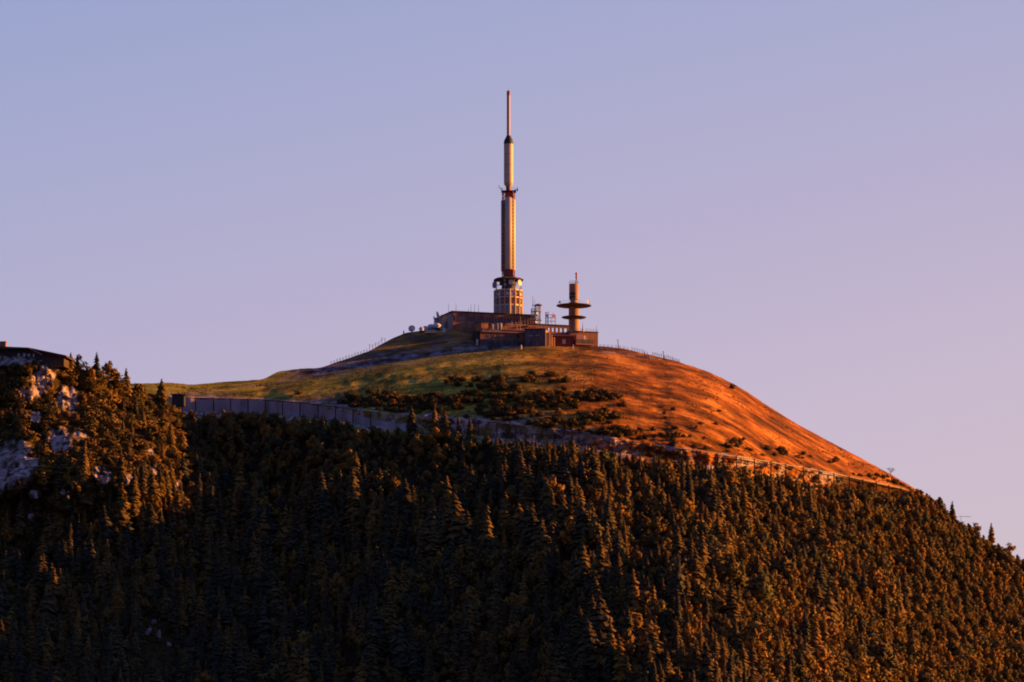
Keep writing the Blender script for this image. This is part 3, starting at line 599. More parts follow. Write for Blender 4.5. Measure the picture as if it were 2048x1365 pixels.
for u, v, r_, mt in ((1077, 640, .55, 'dark'), (1073, 628, .5, 'dish'), (1078, 621, .45, 'pale'), (1071, 645, .5, 'dish')):
    b = MB(); b.dish(((u-1075.5)*SC, -.8, zz(v)), (.5, -1, 0), r_, .2, 14, .15); b.build('dish', M[mt], r1, True)
b = MB(); b.box(-2.2, 1.4, -.9, .9, zz(641.5), zz(641)); b.box(-2.2, 1.2, -.9, .9, zz(624.5), zz(624)); b.build('landing', M['steel'], r1)
# lattice frame 2
p = W(1101, 656, 22); r2 = empty('antenna_frame', p, R(8), 'square open antenna frame with red drum and blue ladder behind the colonnade', 'mast')
zz = lambda v: W(1101, v, 22).z-p.z
b = MB()
for x in (-1.75, -.9, 1.8):
    for y in (-.8, .8): b.tube((x, y, 0), (x, y, zz(625 if x < 1 else 631)), .085, 5)
for v in (625.5, 630, 636, 643, 650):
    for y in (-.8, .8): b.tube((-1.75, y, zz(v)), (1.8 if v > 627 else -.5, y, zz(v)), .06, 4)
    b.tube((-1.75, -.8, zz(v)), (-1.75, .8, zz(v)), .06, 4)
for v0, v1 in ((650, 643), (643, 636), (636, 630)): b.tube((-1.75, -.8, zz(v0)), (-.9, -.8, zz(v1)), .05, 4); b.tube((-.9, -.8, zz(v0)), (-1.75, -.8, zz(v1)), .05, 4)
b.build('frame', M['steel'], r2)
b = MB()
for x in (-.1, .45): b.tube((x, -.9, 0), (x, -.9, zz(634)), .05, 4)
for i in range(9): b.tube((-.1, -.9, .3+i*.4), (.45, -.9, .3+i*.4), .04, 4)
b.build('ladder', M['dish'], r2)
b = MB(); b.dish((.75, -.9, zz(633)), (.4, -1, 0), .55, .2, 16, .35); b.build('drum_antenna', M['red'], r2, True)
b = MB(); b.tube((.9, 0, zz(631)), (.9, 0, zz(624.5)), .05, 4); b.build('whip', M['steel'], r2)
b = MB(); b.dish((-1.3, -1, zz(633)), (-.3, -1, 0), .5, .2, 14, .15); b.build('dish', M['dish'], r2, True)

# dishes and domes on the left of the summit
def satdish(u, v, r, Y, az, el, label, m='dish', group=None):
    p = W(u, v+r*.9, Y); e_ = empty('satellite_dish', p, 0, label, 'dish', group); h = r*.9*SC
    b = MB(); ax = Vector((math.cos(R(az))*math.cos(R(el)), math.sin(R(az))*math.cos(R(el)), math.sin(R(el)))); c = Vector((0, 0, h)); b.dish(c-ax*r*SC*.25, ax, r*SC, r*SC*.28, 28); b.build('reflector', M[m], e_, True)
    b = MB(); b.tube((0, 0, -1.2), (0, 0, h*.9), .13, 8); b.tube((-.5, .3, -1.2), (0, 0, h*.6), .06, 5); b.tube((.5, .3, -1.2), (0, 0, h*.6), .06, 5); b.build('pedestal', M['steel'], e_)
    b = MB(); a = ax.orthogonal().normalized(); bb = ax.cross(a)
    for q in range(3): t = q*2.094; b.tube(c+(a*math.cos(t)+bb*math.sin(t))*r*SC*.9+ax*.1, c+ax*r*SC*.8, .035, 4)
    b.lathe([(.12, -.15), (.12, .15)], 8); vs = b.v[-16:]; b.v[-16:] = [tuple(Vector(x)+c+ax*r*SC*.8) for x in vs]; b.build('feed_horn', M['steel'], e_)
satdish(823.5, 657.5, 7, 19, -95, 12, 'round grey dish standing alone on the left brow of the summit')
satdish(876, 632, 9.5, 30, 14, 18, 'large dish seen edge-on with orange lit rim, beside the gable')
satdish(869, 638, 6, 28, 12, 22, 'smaller edge-on dish with orange rim left of the large one')
def dome(u, v, r, Y, label, h=1.0):
    p = W(u, v, Y); e_ = empty('radome', p, 0, label, 'radome', 'pale radomes left of the gable'); q = r*SC
    b = MB(); b.lathe([(q*.8, -.8), (q*.8, .3*h), (q*.98, .35*h)]+[(q*math.cos(R(a)), .35*h+q*.95*math.sin(R(a))*h) for a in range(5, 90, 10)]+[(.02, .35*h+q*.95*h)], 28); b.build('shell', M['dish'], e_, True)
    b = MB(); b.lathe([(q*.86, -1.5), (q*.86, -.3)], 20); b.build('base_ring', M['dark'], e_)
dome(843, 661, 5.5, 20, 'small pale dome next to the lone grey dish')
dome(851, 659.5, 6.5, 22, 'pale dome second from the lone grey dish', .9)
dome(862, 657, 8, 24, 'wide pale dome in the middle of the row of radomes', .9)
dome(874, 655, 9, 22, 'widest pale dome nearest the gable wall', .85)
p = W(862, 664, 17); b = MB(); b.box(-2.1, 1.6, 0, 1.2, -.5, .75); o = b.build('equipment_cabinet', M['white'], bevel=.04); o.location = p; tag(o, 'low white cabinet below the wide radomes', 'cabinet')
p = W(888, 663, 17); b = MB(); b.box(-.5, .5, 0, .8, -.5, 1.2); b.box(-.55, .55, -.05, .85, 1.2, 1.3); o = b.build('equipment_cabinet', M['dish'], bevel=.03); o.location = p; tag(o, 'small white cabinet at the corner of the gable wall', 'cabinet')
# little markers
p = W(1042, 699, -1.5); b = MB(); b.lathe([(.36, -.5), (.34, 1.1), (.22, 1.25), (.3, 1.45), (.12, 1.62)], 10); o = b.build('marker_post', M['yellow'], smooth=True); o.location = p; tag(o, 'sunlit yellow marker post on the lawn edge below the buildings', 'post')
p = W(1146.3, 703, -1.5); b = MB(); b.tube((0, 0, -.5), (0, 0, 2.3), .12, 8); b.box(-.16, .16, -.16, .16, 2.3, 2.42); o = b.build('white_post', M['dish']); o.location = p; tag(o, 'slim pale post in front of the dark red building', 'post')
# low stone edging wall left of buildings
b = MB(); pr = None
for u in np.arange(905, 955, 5):
    p = W(u, 697+rng.rand(), 2.5); b.box(p.x, p.x+.95, p.y, p.y+.6, p.z-.6, p.z+.45+.2*rng.rand())
o = b.build('rubble_wall', M['pale']); tag(o, 'low pale rubble wall before the pale door', 'wall')

# ---------------------------------------------------------------- fences on the brow
def fence(us, vfun, Y, hts, label, name='fence', rail=True, posts='post', m='wood', lean=0):
    p0 = W(us[0], vfun(us[0]), Y); root = empty(name, p0, 0, label, 'fence'); tops = []
    for i, u in enumerate(us):
        p = W(u, vfun(u)+1.5, Y)-p0; h = hts[i % len(hts)]+.25; b = MB(); t = p+Vector((lean*h*rr.uniform(-1, 1), 0, h)); b.tube(p, t, .085, 5); b.build('post', M[m], root); tops.append(p+(t-p)*.9)
    if rail:
        b = MB(); b.path(tops, .03, 4); b.path([t-Vector((0, 0, .5)) for t in tops], .03, 4); b.build('wire', M['steel'], root)
sk = lambda u: float(S_sky(u))
def skY(u): return float(-(S_sky(u)-S_main(u))*.42)
fence(np.arange(662, 737, 6.0), sk, 1.5, [1.1, .95, 1.2], 'thin post fence climbing the left brow below the tall posts', m='dark')
fence(np.arange(739, 776, 6.2), sk, 6.5, [2.5, 1.7, 1.9, 1.5], 'taller dark picket fence on the left brow', m='dark')
fence(np.arange(1200, 1262, 8.0), sk, .9, [.9], 'low post fence along the brow just right of the right block', m='dark')
fence(np.arange(1264, 1292, 5.2), sk, .7, [1.4, 1.2], 'mid height post fence halfway down the right brow', m='wood')
fence(np.arange(1305, 1348, 3.6), sk, .5, [1.35, 1.2, 1.5], 'close set wooden paling fence on the right brow', m='wood', lean=.04)
fence(np.arange(1346, 1360, 3.2), sk, .2, [1.0, .9], 'short heavy timber stakes ending the right brow fence', m='wood')
fence(np.arange(1206, 1310, 7.0), lambda u: float(np.interp(u, [1190, 1240, 1300, 1312], [703, 708, 718, 720])), -1.5, [.8], 'low roadside rail fence beside the pink path', m='fascia')
def polething(u, v0, v1, Y, label, kind):
    p = W(u, v0, Y); h = W(u, v1, Y).z-p.z; e_ = empty(kind, p, 0, label, 'pole'); b = MB(); b.tube((0, 0, -.5), (-.1, 0, h), .12, 6); b.tube((.45, 0, -.5), (0, 0, h*.55), .06, 5); b.build('pole', M['wood'], e_); b = MB(); b.box(-.4, .05, -.12, .12, h-.15, h+.1); b.build('head', M['dark'], e_)
polething(1236.5, 698, 680.5, .9, 'tall lamp-like pole on the skyline right of the buildings', 'lamp_pole')
polething(1327.5, 718, 704, .4, 'lone taller pole rising out of the paling fence', 'fence_pole')
for i, u in enumerate((1293, 1299)):
    p = W(u, 716, .6); b = MB(); b.tube((0, 0, -.4), (-1.0, 0, 2.1), .12, 6); b.tube((0, 0, -.3), (-.35, 0, .9), .17, 6); o = b.build('leaning_post', M['wood']); o.location = p; tag(o, ('left' if i == 0 else 'right')+' one of two leaning timber posts at the gap in the brow fence', 'post', 'leaning posts')
p = W(807.5, 668, 17); b = MB(); b.lathe([(.2, -.4), (.25, .8), (.12, 1.2)], 8); o = b.build('stub_post', M['dark']); o.location = p; tag(o, 'small dark stub post left of the lone grey dish', 'post')

# ---------------------------------------------------------------- railway cutting: retaining wall, overhead line, posts
def wallY(u, v): return float(Ymain(u, min(v, float(T_top(u)+HW(u))-3.5)))
us = np.arange(366, 832, 4.0); b = MB(); vs = []; fs = []
for u in us:
    T = float(T_top(u)); H = float(HW(u)); Y = float(Ymain(u, T+H*.3))-1.1
    p = W(u, T+H+5, Y); q = W(u, T+2+1.0*math.sin(u*.05)+15*float(sstep(610, 800, u))+(2.2*float(fbm(u/14., 0, 3, 5)) if u > 640 else 0), Y); vs += [p, q, q+Vector((0, .6, 0)), p+Vector((0, .6, 0))]
n = len(us)
for i in range(n-1):
    for j in range(4): fs.append((i*4+j, (i+1)*4+j, (i+1)*4+(j+1) % 4, i*4+(j+1) % 4))
fs += [(0, 1, 2, 3), (4*n-1, 4*n-2, 4*n-3, 4*n-4)]
b.add(vs, fs); rw = b.build('retaining_wall', M['wallm']); tag(rw, 'long grey-purple concrete retaining wall below the green slope', 'wall')
POST = [391, 427, 461, 496, 531, 565, 600, 636, 671, 706, 741, 957, 994, 1031, 1107, 1144, 1219, 1366, 1394, 1401, 1435, 1473, 1509, 1542, 1572, 1607, 1638, 1668, 1699, 1726, 1753, 1778, 1802]
ordn = ['first', 'second', 'third', 'fourth', 'fifth', 'sixth', 'seventh', 'eighth', 'ninth', 'tenth', 'eleventh', 'twelfth', 'thirteenth', 'fourteenth', 'fifteenth', 'sixteenth', 'seventeenth', 'eighteenth', 'nineteenth', 'twentieth']
secs = [(0, 11, 'along the grey retaining wall'), (11, 17, 'before the pale rock cut under the centre'), (17, 25, 'along the lit cutting right of centre'), (25, 33, 'on the last stretch towards the right skyline')]
def trackpt(u, dv=0.0):
    T = float(T_top(u)); H = float(HW(u)); Y = float(-Fd(T-S_main(u)))-3.6-(.27*SC*min((950-u)**2/(950-u+120.), 470.) if u < 950 else 0); return W(u, T+dv, Y), W(u, T+max(H, 14)+1, Y)
for i, u in enumerate(POST):
    t_, b_ = trackpt(u); sct = [s_ for s_ in secs if s_[0] <= i < s_[1]][0]
    e_ = empty('catenary_post', b_, 0, '%s dark line post from the left %s' % (ordn[i-sct[0]], sct[2]), 'post', 'line posts beside the track')
    h = (t_-b_).z; b = MB(); b.box(-.2, .2, -.2, .2, -1.2, h+.1); b.box(-.3, .3, -.3, .3, -1.2, .15); b.build('mast', M['dark' if u < 900 else 'darkred'], e_)
    b = MB(); b.box(-.09, .09, -1.6, .5, h-.1, h+.08); b.tube((0, -.1, h-1.1), (0, -1.3, h-.1), .05, 5); b.build('arm', M['dark'], e_)
def line(us, m, r, label, name, dv=0):
    b = MB(); b.path([trackpt(u, dv)[0] for u in us], r, 5); o = b.build(name, M[m]); tag(o, label, 'rail beam')
line(np.arange(346, 770, 8), 'dark', .13, 'thin dark overhead rail along the top of the retaining wall', 'overhead_rail')
line(np.arange(950, 1310, 8), 'darkred', .10, 'thin overhead rail crossing the pale rock cut', 'overhead_rail')
line(np.arange(1306, 1818, 6), 'pale', .22, 'pale overhead beam descending to the right skyline', 'overhead_beam')
line(np.arange(1300, 1600, 6), 'darkred', .08, 'dark lower cable under the pale beam', 'overhead_cable', 5)
# signal by the track
p = trackpt(1069)[1]; e_ = empty('track_signal', p, 0, 'small white signal post at the rock cut', 'signal'); b = MB(); b.tube((0, 0, -1), (0, 0, 2.6), .13, 8); b.build('post', M['white'], e_); b = MB(); b.box(-.35, .35, -.2, .2, 2.3, 3.1); b.build('head', M['white'], e_)
b = MB(); b.tube((-.5, 0, -1), (-.1, 0, 2.0), .1, 6); b.build('stay', M['white'], e_)
# low wall in front of lit cutting
b = MB(); 
for u in np.arange(1496, 1612, 6):
    t_, q = trackpt(u); t2_, q2 = trackpt(u+6); hh = .9; vs = [q+Vector((0, -1, -1.2)), q2+Vector((0, -1, -1.2)), q2+Vector((0, -1, hh)), q+Vector((0, -1, hh))]; vs += [x+Vector((0, .35, 0)) for x in vs]
    b.add(vs, [(0, 1, 2, 3), (5, 4, 7, 6), (3, 2, 6, 7)])
o = b.build('parapet_wall', M['tan']); tag(o, 'low tan parapet wall at the foot of the orange rock cut', 'wall')
# small hut
p = W(356, 806, float(-Fd(30.))-30); e_ = empty('trackside_hut', p, R(-6), 'small dark hut at the left end of the retaining wall', 'hut')
b = MB(); b.box(-2.1, 2.1, 0, 3.5, -1, 2.9); b.build('wall', M['dark'], e_); b = MB(); b.add([(-2.5, -.4, 2.9), (2.6, -.4, 2.6), (2.6, 3.9, 2.6), (-2.5, 3.9, 2.9), (-2.5, -.4, 3.2), (2.6, -.4, 2.85), (2.6, 3.9, 2.85), (-2.5, 3.9, 3.2)], [(3, 2, 1, 0), (4, 5, 6, 7), (0, 1, 5, 4), (1, 2, 6, 5), (2, 3, 7, 6), (3, 0, 4, 7)]); b.build('roof', M['dark'], e_)

# ---------------------------------------------------------------- chalet on the left crest
Yc = float(Yout(np.array(40.), np.array(716.)))+1; fh = Fac(60, 716, Yc, -10); rh = fh.root('crest_house', 'dark low-roofed house with chimney on the left crest', 'house')
def g(u, v): return fh.xz(u, v)
x0 = g(-60, 700)[0]; xr, zr = g(60, 696.5); xa, za = g(134, 712); b = MB(); xq = xr+(xa-xr)*.9; zq = zr+(za-zr)*.9; pw = [(x0, -3), (xq, -3), (xq, zq-.45), (xr, zr-.45), (x0, zr-.5)]; n5 = len(pw)
b.add([(x, 1, z) for x, z in pw]+[(x, 8, z) for x, z in pw], [(0, 1, 2, 3, 4), (9, 8, 7, 6, 5)]+[(i, i+5, (i+1) % 5+5, (i+1) % 5) for i in range(5)]); b.build('wall', M['roofing'], rh)
zA = g(-20, 690)[1]; zB = zr; y0, y1 = -1.2, 9.5
prof = [(x0-1, zA), (xr, zB), (xa, za)]; vs = []
for y in (y0, y1):
    for x, z in prof: vs.append((x, y, z))
    for x, z in prof: vs.append((x, y, z-(1.3 if x < xr-1 else .5)))
b = MB(); b.add(vs, [(0, 6, 7, 1), (1, 7, 8, 2), (3, 4, 10, 9), (4, 5, 11, 10), (0, 1, 4, 3), (1, 2, 5, 4), (6, 9, 10, 7), (7, 10, 11, 8), (0, 3, 9, 6), (2, 8, 11, 5)]); b.build('roof', M['roofing'], rh)
b = MB(); x1_, z1_ = g(86, 711); b.tube((xr, y0-.1, zB-.2), (x1_, y0-.1, z1_), .22, 6); b.build('verge_beam', M['fascia'], rh)
b = MB(); xc, zc = g(3, 683.5); b.box(xc-1, xc+1.2, 1, 2.6, zA-1.5, zc); b.build('chimney', M['brick'], rh); b = MB(); b.box(xc-1.15, xc+1.35, .85, 2.75, zc, zc+.2); b.build('chimney_cap', M['tan'], rh)
for u, v, w_ in ((36, 709.5, 4), (47, 709.5, 5), (56, 710.5, 5), (66, 710.5, 3)):
    x, z = g(u, v); b = MB(); b.box(x-w_*SC*.5, x+w_*SC*.5, .9, 1.05, z-.55, z+.55); b.build('window', M['dish'], rh)

# ---------------------------------------------------------------- plants
def conifer(seed, H=10.0, Rr=2.0, tiers=17, per=9):
    q = random.Random(seed); b = MB(); b.cur = 1; b.tube((0, 0, -.8), (0, 0, H*.97), H*.018, 6, .02); b.cur = 0
    for i in range(tiers):
        t = (i+.4)/tiers; z = H*(.05+.93*t); Rl = Rr*1.15*((1-t)**.60)*min(1,.72+t*1.5)*q.uniform(.82, 1.12)+.07; n = max(5, int(per*(1-.4*t)))
        for j in range(n):
            a = 2*math.pi*(j+q.random()*.8)/n; Lr = Rl*q.uniform(.75, 1.15); zz_ = z+q.uniform(-.3, .3)*H/tiers; dr = Lr*q.uniform(.18, .5); wd = Lr*q.uniform(.30, .5)+.08
            ca, sa = math.cos(a), math.sin(a); P = lambda r, s, dz: (r*ca-s*sa, r*sa+s*ca, zz_+dz)
            up = H/tiers*.55
            b.add([P(0, 0, up), P(Lr*.5, wd, -dr*.55), P(Lr*.55, 0, up*.25-dr*.15), P(Lr*.5, -wd, -dr*.55), P(Lr, q.uniform(-.1, .1)*Lr, -dr), P(Lr*.8, wd*.6, -dr*1.15), P(Lr*.8, -wd*.6, -dr*1.15)],
                  [(0, 1, 2), (0, 2, 3), (1, 5, 2), (2, 5, 4), (2, 4, 6), (2, 6, 3)])
    b.tube((0, 0, H*.93), (q.uniform(-.05, .05), 0, H*1.02), .05, 4, .01)
    return b
def broad(seed, H=6.0, Rr=2.6, lobes=9, leaves=60, leaf=.36, bare=False):
    q = random.Random(seed); b = MB(); b.cur = 1; b.tube((0, 0, -.8), (0, 0, H*.5), H*.03, 6, H*.018); cs = []
    for i in range(lobes):
        a = q.uniform(0, 6.28); r = Rr*q.uniform(.2, .8); z = H*q.uniform(.14, .72)*(1.15-.4*r/Rr); c = Vector((r*math.cos(a), r*math.sin(a), z)); cs.append((c, Rr*q.uniform(.30, .55))); b.tube((0, 0, H*.3), c, H*.012, 5, .02)
    cs.append((Vector((0, 0, H*.82)), Rr*.42)); b.cur = 0
    for c, r in cs:
        for j in range(leaves):
            d = Vector((q.gauss(0, 1), q.gauss(0, 1), q.gauss(0, .9))).normalized(); rr2 = r*q.uniform(.62, 1.1); p = c+d*rr2*(1+.25*math.sin(5*d.x+seed)*math.cos(4*d.z+seed)); p.z = max(p.z, .1)
            nrm = (d+Vector((q.uniform(-.8, .8), q.uniform(-.8, .8), q.uniform(-.5, .8)))).normalized(); a1 = nrm.orthogonal().normalized(); a2 = nrm.cross(a1); s_ = leaf*q.uniform(.6, 1.5); th = q.uniform(0, 6.28)
            e1 = (a1*math.cos(th)+a2*math.sin(th))*s_; e2 = (a2*math.cos(th)-a1*math.sin(th))*s_*.75
            b.add([p-e1, p-e2*.8+e1*.1, p+e1*1.1, p+e2+nrm*.1*s_], [(0, 1, 2, 3)])
    return b
def barebush(seed, H, Rr):
    q = random.Random(seed); b = MB(); b.cur = 1
    def br(p, d, l, r, dep):
        e_ = p+d*l; b.tube(p, e_, r, 4, r*.6)
        if dep:
            for _ in range(3): br(e_, (d+Vector((q.uniform(-.8, .8), q.uniform(-.8, .8), q.uniform(-.3, .5)))).normalized(), l*.68, r*.6, dep-1)
    for _ in range(4): br(Vector((0, 0, -.3)), Vector((q.uniform(-.6, .6), q.uniform(-.6, .6), 1)).normalized(), H*.35, .09, 3)
    return b
def proto(name, b, m): o = b.build(name, [M[m], M['bark']]); C.objects.unlink(o); return o
CON = [proto('spruce', conifer(i+1, 10, [2.1, 2.5, 1.9, 2.8, 2.3, 1.8][i], [17, 15, 18, 14, 16, 18][i], [10, 10, 9, 11, 10, 9][i]), 'needle') for i in range(6)]
BRO = [proto('broadleaf_tree', broad(i+20, [6, 5, 6.5, 5.5, 7][i], [2.4, 2.7, 2.2, 2.9, 2.3][i]), 'leaf') for i in range(5)]
SHR = [proto('shrub', broad(i+40, [1.7, 1.4, 2.3, 1.5][i], [2.0, 2.4, 1.7, 2.7][i], 8, 34, .25), 'scrub') for i in range(4)]
DSH = [proto('shrub', broad(i+60, [2.0, 2.6, 1.7][i], [2.2, 1.8, 2.6][i], 9, 38, .26), 'darkleaf') for i in range(3)]

def ground(u, v):
    """visible ground at a pixel: the nearer of hill and spur"""
    Y = float(Ymain(u, v)) if v > S_main(u)-40 else 1e6
    if u < 590 and v >= So(u)-1:
        Y = min(Y, float(Yout(np.array(float(u)), np.array(float(v)))))
    return Y if Y < 1e5 else 0.0
def inblob(u, v, pad=1.3): return any(((u-a)/(ra_*pad))**2+((v-b_)/(rb_*pad))**2 < 1 for a, b_, ra_, rb_ in BLOBS)

trees = []   # (kind, idx, u, v, scale, rz)
# hand placed, tip row given: (u, vbase, height px, kind)
HAND = [(193, 762, 56, 'c'), (252, 792, 55, 'c'), (323, 800, 42, 'c'), (823, 862, 48, 'c'), (866, 868, 58, 'c'), (890, 880, 56, 'c'), (919, 880, 50, 'c'), (941, 882, 46, 'c'), (1017, 878, 30, 'c'),
        (757, 800, 30, 'c'), (946, 985, 52, 'c'), (985, 1005, 62, 'c'), (931, 990, 66, 'c'), (1640, 1222, 92, 'c'), (1142, 1045, 48, 'c'), (1103, 1130, 52, 'c'), (916, 1060, 45, 'c'), (1065, 1142, 44, 'c'),
        (387, 868, 40, 'c'), (418, 884, 44, 'c'), (1250, 1000, 60, 'c'), (1290, 990, 42, 'c'), (1170, 975, 52, 'c'), (1185, 975, 44, 'c'), (1447, 1040, 78, 'c'), (1493, 1055, 84, 'c'), (1416, 1070, 54, 'c'), (1390, 1075, 36, 'b'),
        (1905, 1042, 40, 'c'), (1983, 1085, 40, 'c'), (1878, 1026, 28, 'b'), (1950, 1072, 26, 'b'), (2020, 1110, 24, 'b'), (305, 1070, 60, 'c'), (262, 1062, 52, 'c'), (240, 1065, 40, 'c'), (262, 1140, 56, 'c'), (303, 1190, 70, 'c'),
        (1356, 1330, 80, 'c'), (1245, 1365, 78, 'c'), (1297, 1360, 58, 'c'), (1010, 1060, 50, 'c'), (708, 1075, 44, 'c'), (757, 1090, 46, 'c'), (773, 1100, 60, 'c'), (860, 1185, 60, 'c'), (1210, 1190, 50, 'c'), (1258, 1200, 44, 'c'), (1280, 1190, 42, 'c'), (1425, 1165, 60, 'b'), (1465, 1185, 64, 'b'), (1520, 1220, 60, 'b'), (1515, 1330, 66, 'b'), (1465, 1255, 78, 'c'), (1355, 1260, 62, 'c'),
        (1825, 1330, 70, 'c'), (1568, 1170, 44, 'b'), (105, 1060, 36, 'b'), (8, 1090, 50, 'b'), (100, 728, 22, 'b'), (140, 738, 32, 'c'), (160, 752, 34, 'b'), (178, 762, 30, 'b'), (215, 768, 40, 'b'), (232, 775, 30, 'b'), (275, 796, 30, 'b')]
Kpx = lambda h: h*SC/math.cos(PITCH)
for (u, v, h, kd) in HAND:
    if kd == 'c': trees.append(('c', rng.randint(6) if h < 80 else 5, u, v, Kpx(h)/10.1, rng.rand()*6.28, 1))
    else: trees.append(('b', rng.randint(5), u, v, Kpx(h)/5.6, rng.rand()*6.28, 1))
# scattered forest
shr = []
def tryadd(u, v):
    if v > S_main(u)+4 or (u < 345 and v > So(u)+3):
        pass
    else: return
    onspur = u < Eg(v) and v > So(u)
    below = v-(T_top(u)+HW(u))
    if not onspur and below < 6: return
    if onspur and inblob(u, v-2) and rng.rand() < .93: return
    # keep the cutting in view: trees just below it are low
    q = rng.rand(); dens = 1
    if onspur:
        top = v-So(u)
        if v < 960:
            if rng.rand() < .20: return
            con = rng.rand() < .02+.20*(u > 230); h = rng.uniform(4.5, 8.5) if con else rng.uniform(2.0, 4.6); h *= min(1, .5+top/120.)
            for (a, b_, ra_, rb_) in BLOBS:                       # nothing tall right in front of bare rock
                if abs(u-a) < ra_+4 and b_-rb_ < v < b_+rb_+30: h = min(h, 1.5); con = False
        else: con = rng.rand() < .72; h = 5.5+8.5*rng.rand()**1.6 if con else rng.uniform(3, 6)
    else:
        scrubz = sstep(1010, 930, v)*sstep(1050, 960, u)*sstep(400, 440, u)
        rightz = sstep(1350, 1600, u+.5*(v-1000)*(v > 1000)*0)
        pc = .62*(1-scrubz)*(1-.50*rightz)+.06
        if u > 1820: pc = .25
        con = rng.rand() < pc; h = 5.5+9.5*rng.rand()**1.7 if con else rng.uniform(3.4, 8.2); cl = float(fbm(u/85., v/75., 3, 404)); h *= 1+.9*cl
        if cl < -.22 and rng.rand() < .65: con = False; h = rng.uniform(1.8, 3.6)
        if scrubz > .4: h *= .72
        if rightz > .5 and v < 1250: h *= .80
        if u > 1780: h *= .8
        h = min(h, 1.0+max(0, below)*SC*1.0+rng.rand()*.5)
        if u > 1815: h = rng.uniform(2.6, 5.0)
        if rng.rand() < .10 and 500 < u < 1400: return
    if h < 1.2: return
    if onspur and v < 960 and not con: shr.append(('s', rng.randint(4), u, v, h/2.0*rng.uniform(.7, 1.05), rng.rand()*6.28, 0)); return
    if 275 < u < 352 and 1245 < v < 1352: h = min(h, 1.4); con = False
    if con: trees.append(('c', rng.randint(6), u, v, h/10., rng.rand()*6.28, 0))
    else: trees.append(('b', rng.randint(5), u, v, h/5.7, rng.rand()*6.28, 0))
for gv in np.arange(700, 1475, 13.5):
    off = rng.rand()*22
    for gu in np.arange(-60+off, 2110, 22.5): tryadd(gu+rng.uniform(-12, 12), gv+rng.uniform(-7, 7))
def under(u, v, h0, h1):
    onspur = u < Eg(v) and v > So(u)
    below = v-(T_top(u)+HW(u))
    if (not onspur and below < 7) or (onspur and (inblob(u, v-2, 1.25) or v < So(u)+6)) or v < S_main(u)+4 and not onspur: return
    h = min(rng.uniform(h0, h1), 1.2+max(0, below)*SC if not onspur else 9)
    if onspur and v < 960: shr.append(('s', rng.randint(4), u, v, rng.uniform(.7, 1.5), rng.rand()*6.28, 0)); return
    if 275 < u < 352 and 1245 < v < 1352: h = 1.2
    trees.append(('b', rng.randint(5), u, v, h/5.7, rng.rand()*6.28, 0))
for gv in np.arange(720, 1460, 15.0):
    for gu in np.arange(-40, 2100, 25.0): under(gu+rng.uniform(-12, 12), gv+rng.uniform(-7, 7), 1.8, 3.6)
for gv in np.arange(880, 1460, 10.5):
    for gu in np.arange(1230, 2100, 17.0):
        if rng.rand() < float(sstep(1230, 1450, gu)): under(gu+rng.uniform(-9, 9), gv+rng.uniform(-5, 5), 2.2, 5.2)
for u in np.arange(1836, 2120, 7.5):
    for dv in (3, 9, 16): trees.append(('b', rng.randint(5), u+rng.uniform(-4, 4), float(S_main(u))+dv+rng.uniform(-1, 3), rng.uniform(.3, .62)*(.7 if dv < 5 else 1), rng.rand()*6.28, 0))
CL = [(790, 806, 70, 13, 34, 1), (742, 806, 34, 10, 16, 1), (860, 812, 60, 10, 18, 1), (900, 805, 25, 10, 8, 1), (1000, 778, 40, 14, 16, 0), (960, 800, 35, 14, 12, 1), (1060, 806, 70, 22, 24, 0), (1010, 830, 60, 12, 16, 1), (1130, 800, 40, 12, 11, 0), (1200, 795, 45, 12, 12, 1), (1180, 835, 50, 12, 12, 0), (1110, 850, 60, 8, 10, 0), (1320, 828, 45, 12, 12, 0),
      (1240, 868, 55, 9, 12, 1), (1400, 862, 60, 18, 18, 0), (1340, 872, 50, 12, 12, 1), (1480, 888, 50, 14, 14, 1), (1545, 905, 40, 10, 10, 1), (1590, 915, 30, 8, 6, 0), (1464, 779, 9, 2, 3, 1), (1660, 925, 22, 5, 5, 1), (1740, 955, 35, 5, 8, 1), (1790, 968, 20, 4, 5, 0), (600, 790, 2, 1, 1, 1), (1430, 830, 50, 10, 3, 0), (1090, 760, 60, 10, 5, 0), (960, 765, 50, 8, 6, 1)]
for (a, b_, ra_, rb_, n_, dk) in CL:
    for _ in range(int(n_*(1.7 if 930 < a < 1300 else 1.2))):
        u = a+rng.normal()*ra_*.60; v = b_+rng.normal()*rb_*.6
        v = min(v, T_top(u)-5)
        if v < S_main(u)+4: continue
        if u > 1270 and v < T_top(u)-28 and rng.rand() < .8: continue
        shr.append(('d' if (dk and rng.rand() < .7) or rng.rand() < .1 else 's', rng.randint(3), u, v, rng.uniform(.6, 1.25)*(1 if u < 1270 else .65), rng.rand()*6.28, 0))
for _ in range(30):      # fringe along the rock cut
    u = rng.uniform(760, 1480); shr.append(('d', rng.randint(3), u, float(T_top(u))-rng.uniform(3, 9), rng.uniform(.4, .8), rng.rand()*6.28, 0))
for _ in range(70):
    u = rng.uniform(1260, 1835); T_ = float(T_top(u)); shr.append((rng.choice(['d', 's']), rng.randint(3), u, T_+float(HW(u))*rng.uniform(.35, 1.1)+2, rng.uniform(.35, .85), rng.rand()*6.28, 0))
PROT = {'c': CON, 'b': BRO, 's': SHR, 'd': DSH}
def place(tn):
    kd, i, u, v, s, rz, _ = tn; Y = ground(u, v); p = W(u, v, Y); o = PROT[kd][i].copy(); C.objects.link(o); o.location = p; ti = .07*math.sin(rz*7.3); t2i = .07*math.cos(rz*5.1); wv = .98+.2*math.sin(rz*3.7)*(kd == 'c'); o.rotation_euler = (ti, t2i, rz); o.scale = (s*wv, s*wv, s) if kd in 'cb' or tn[2] < 345 else (s*1.15, s*1.15, s*.72); return o
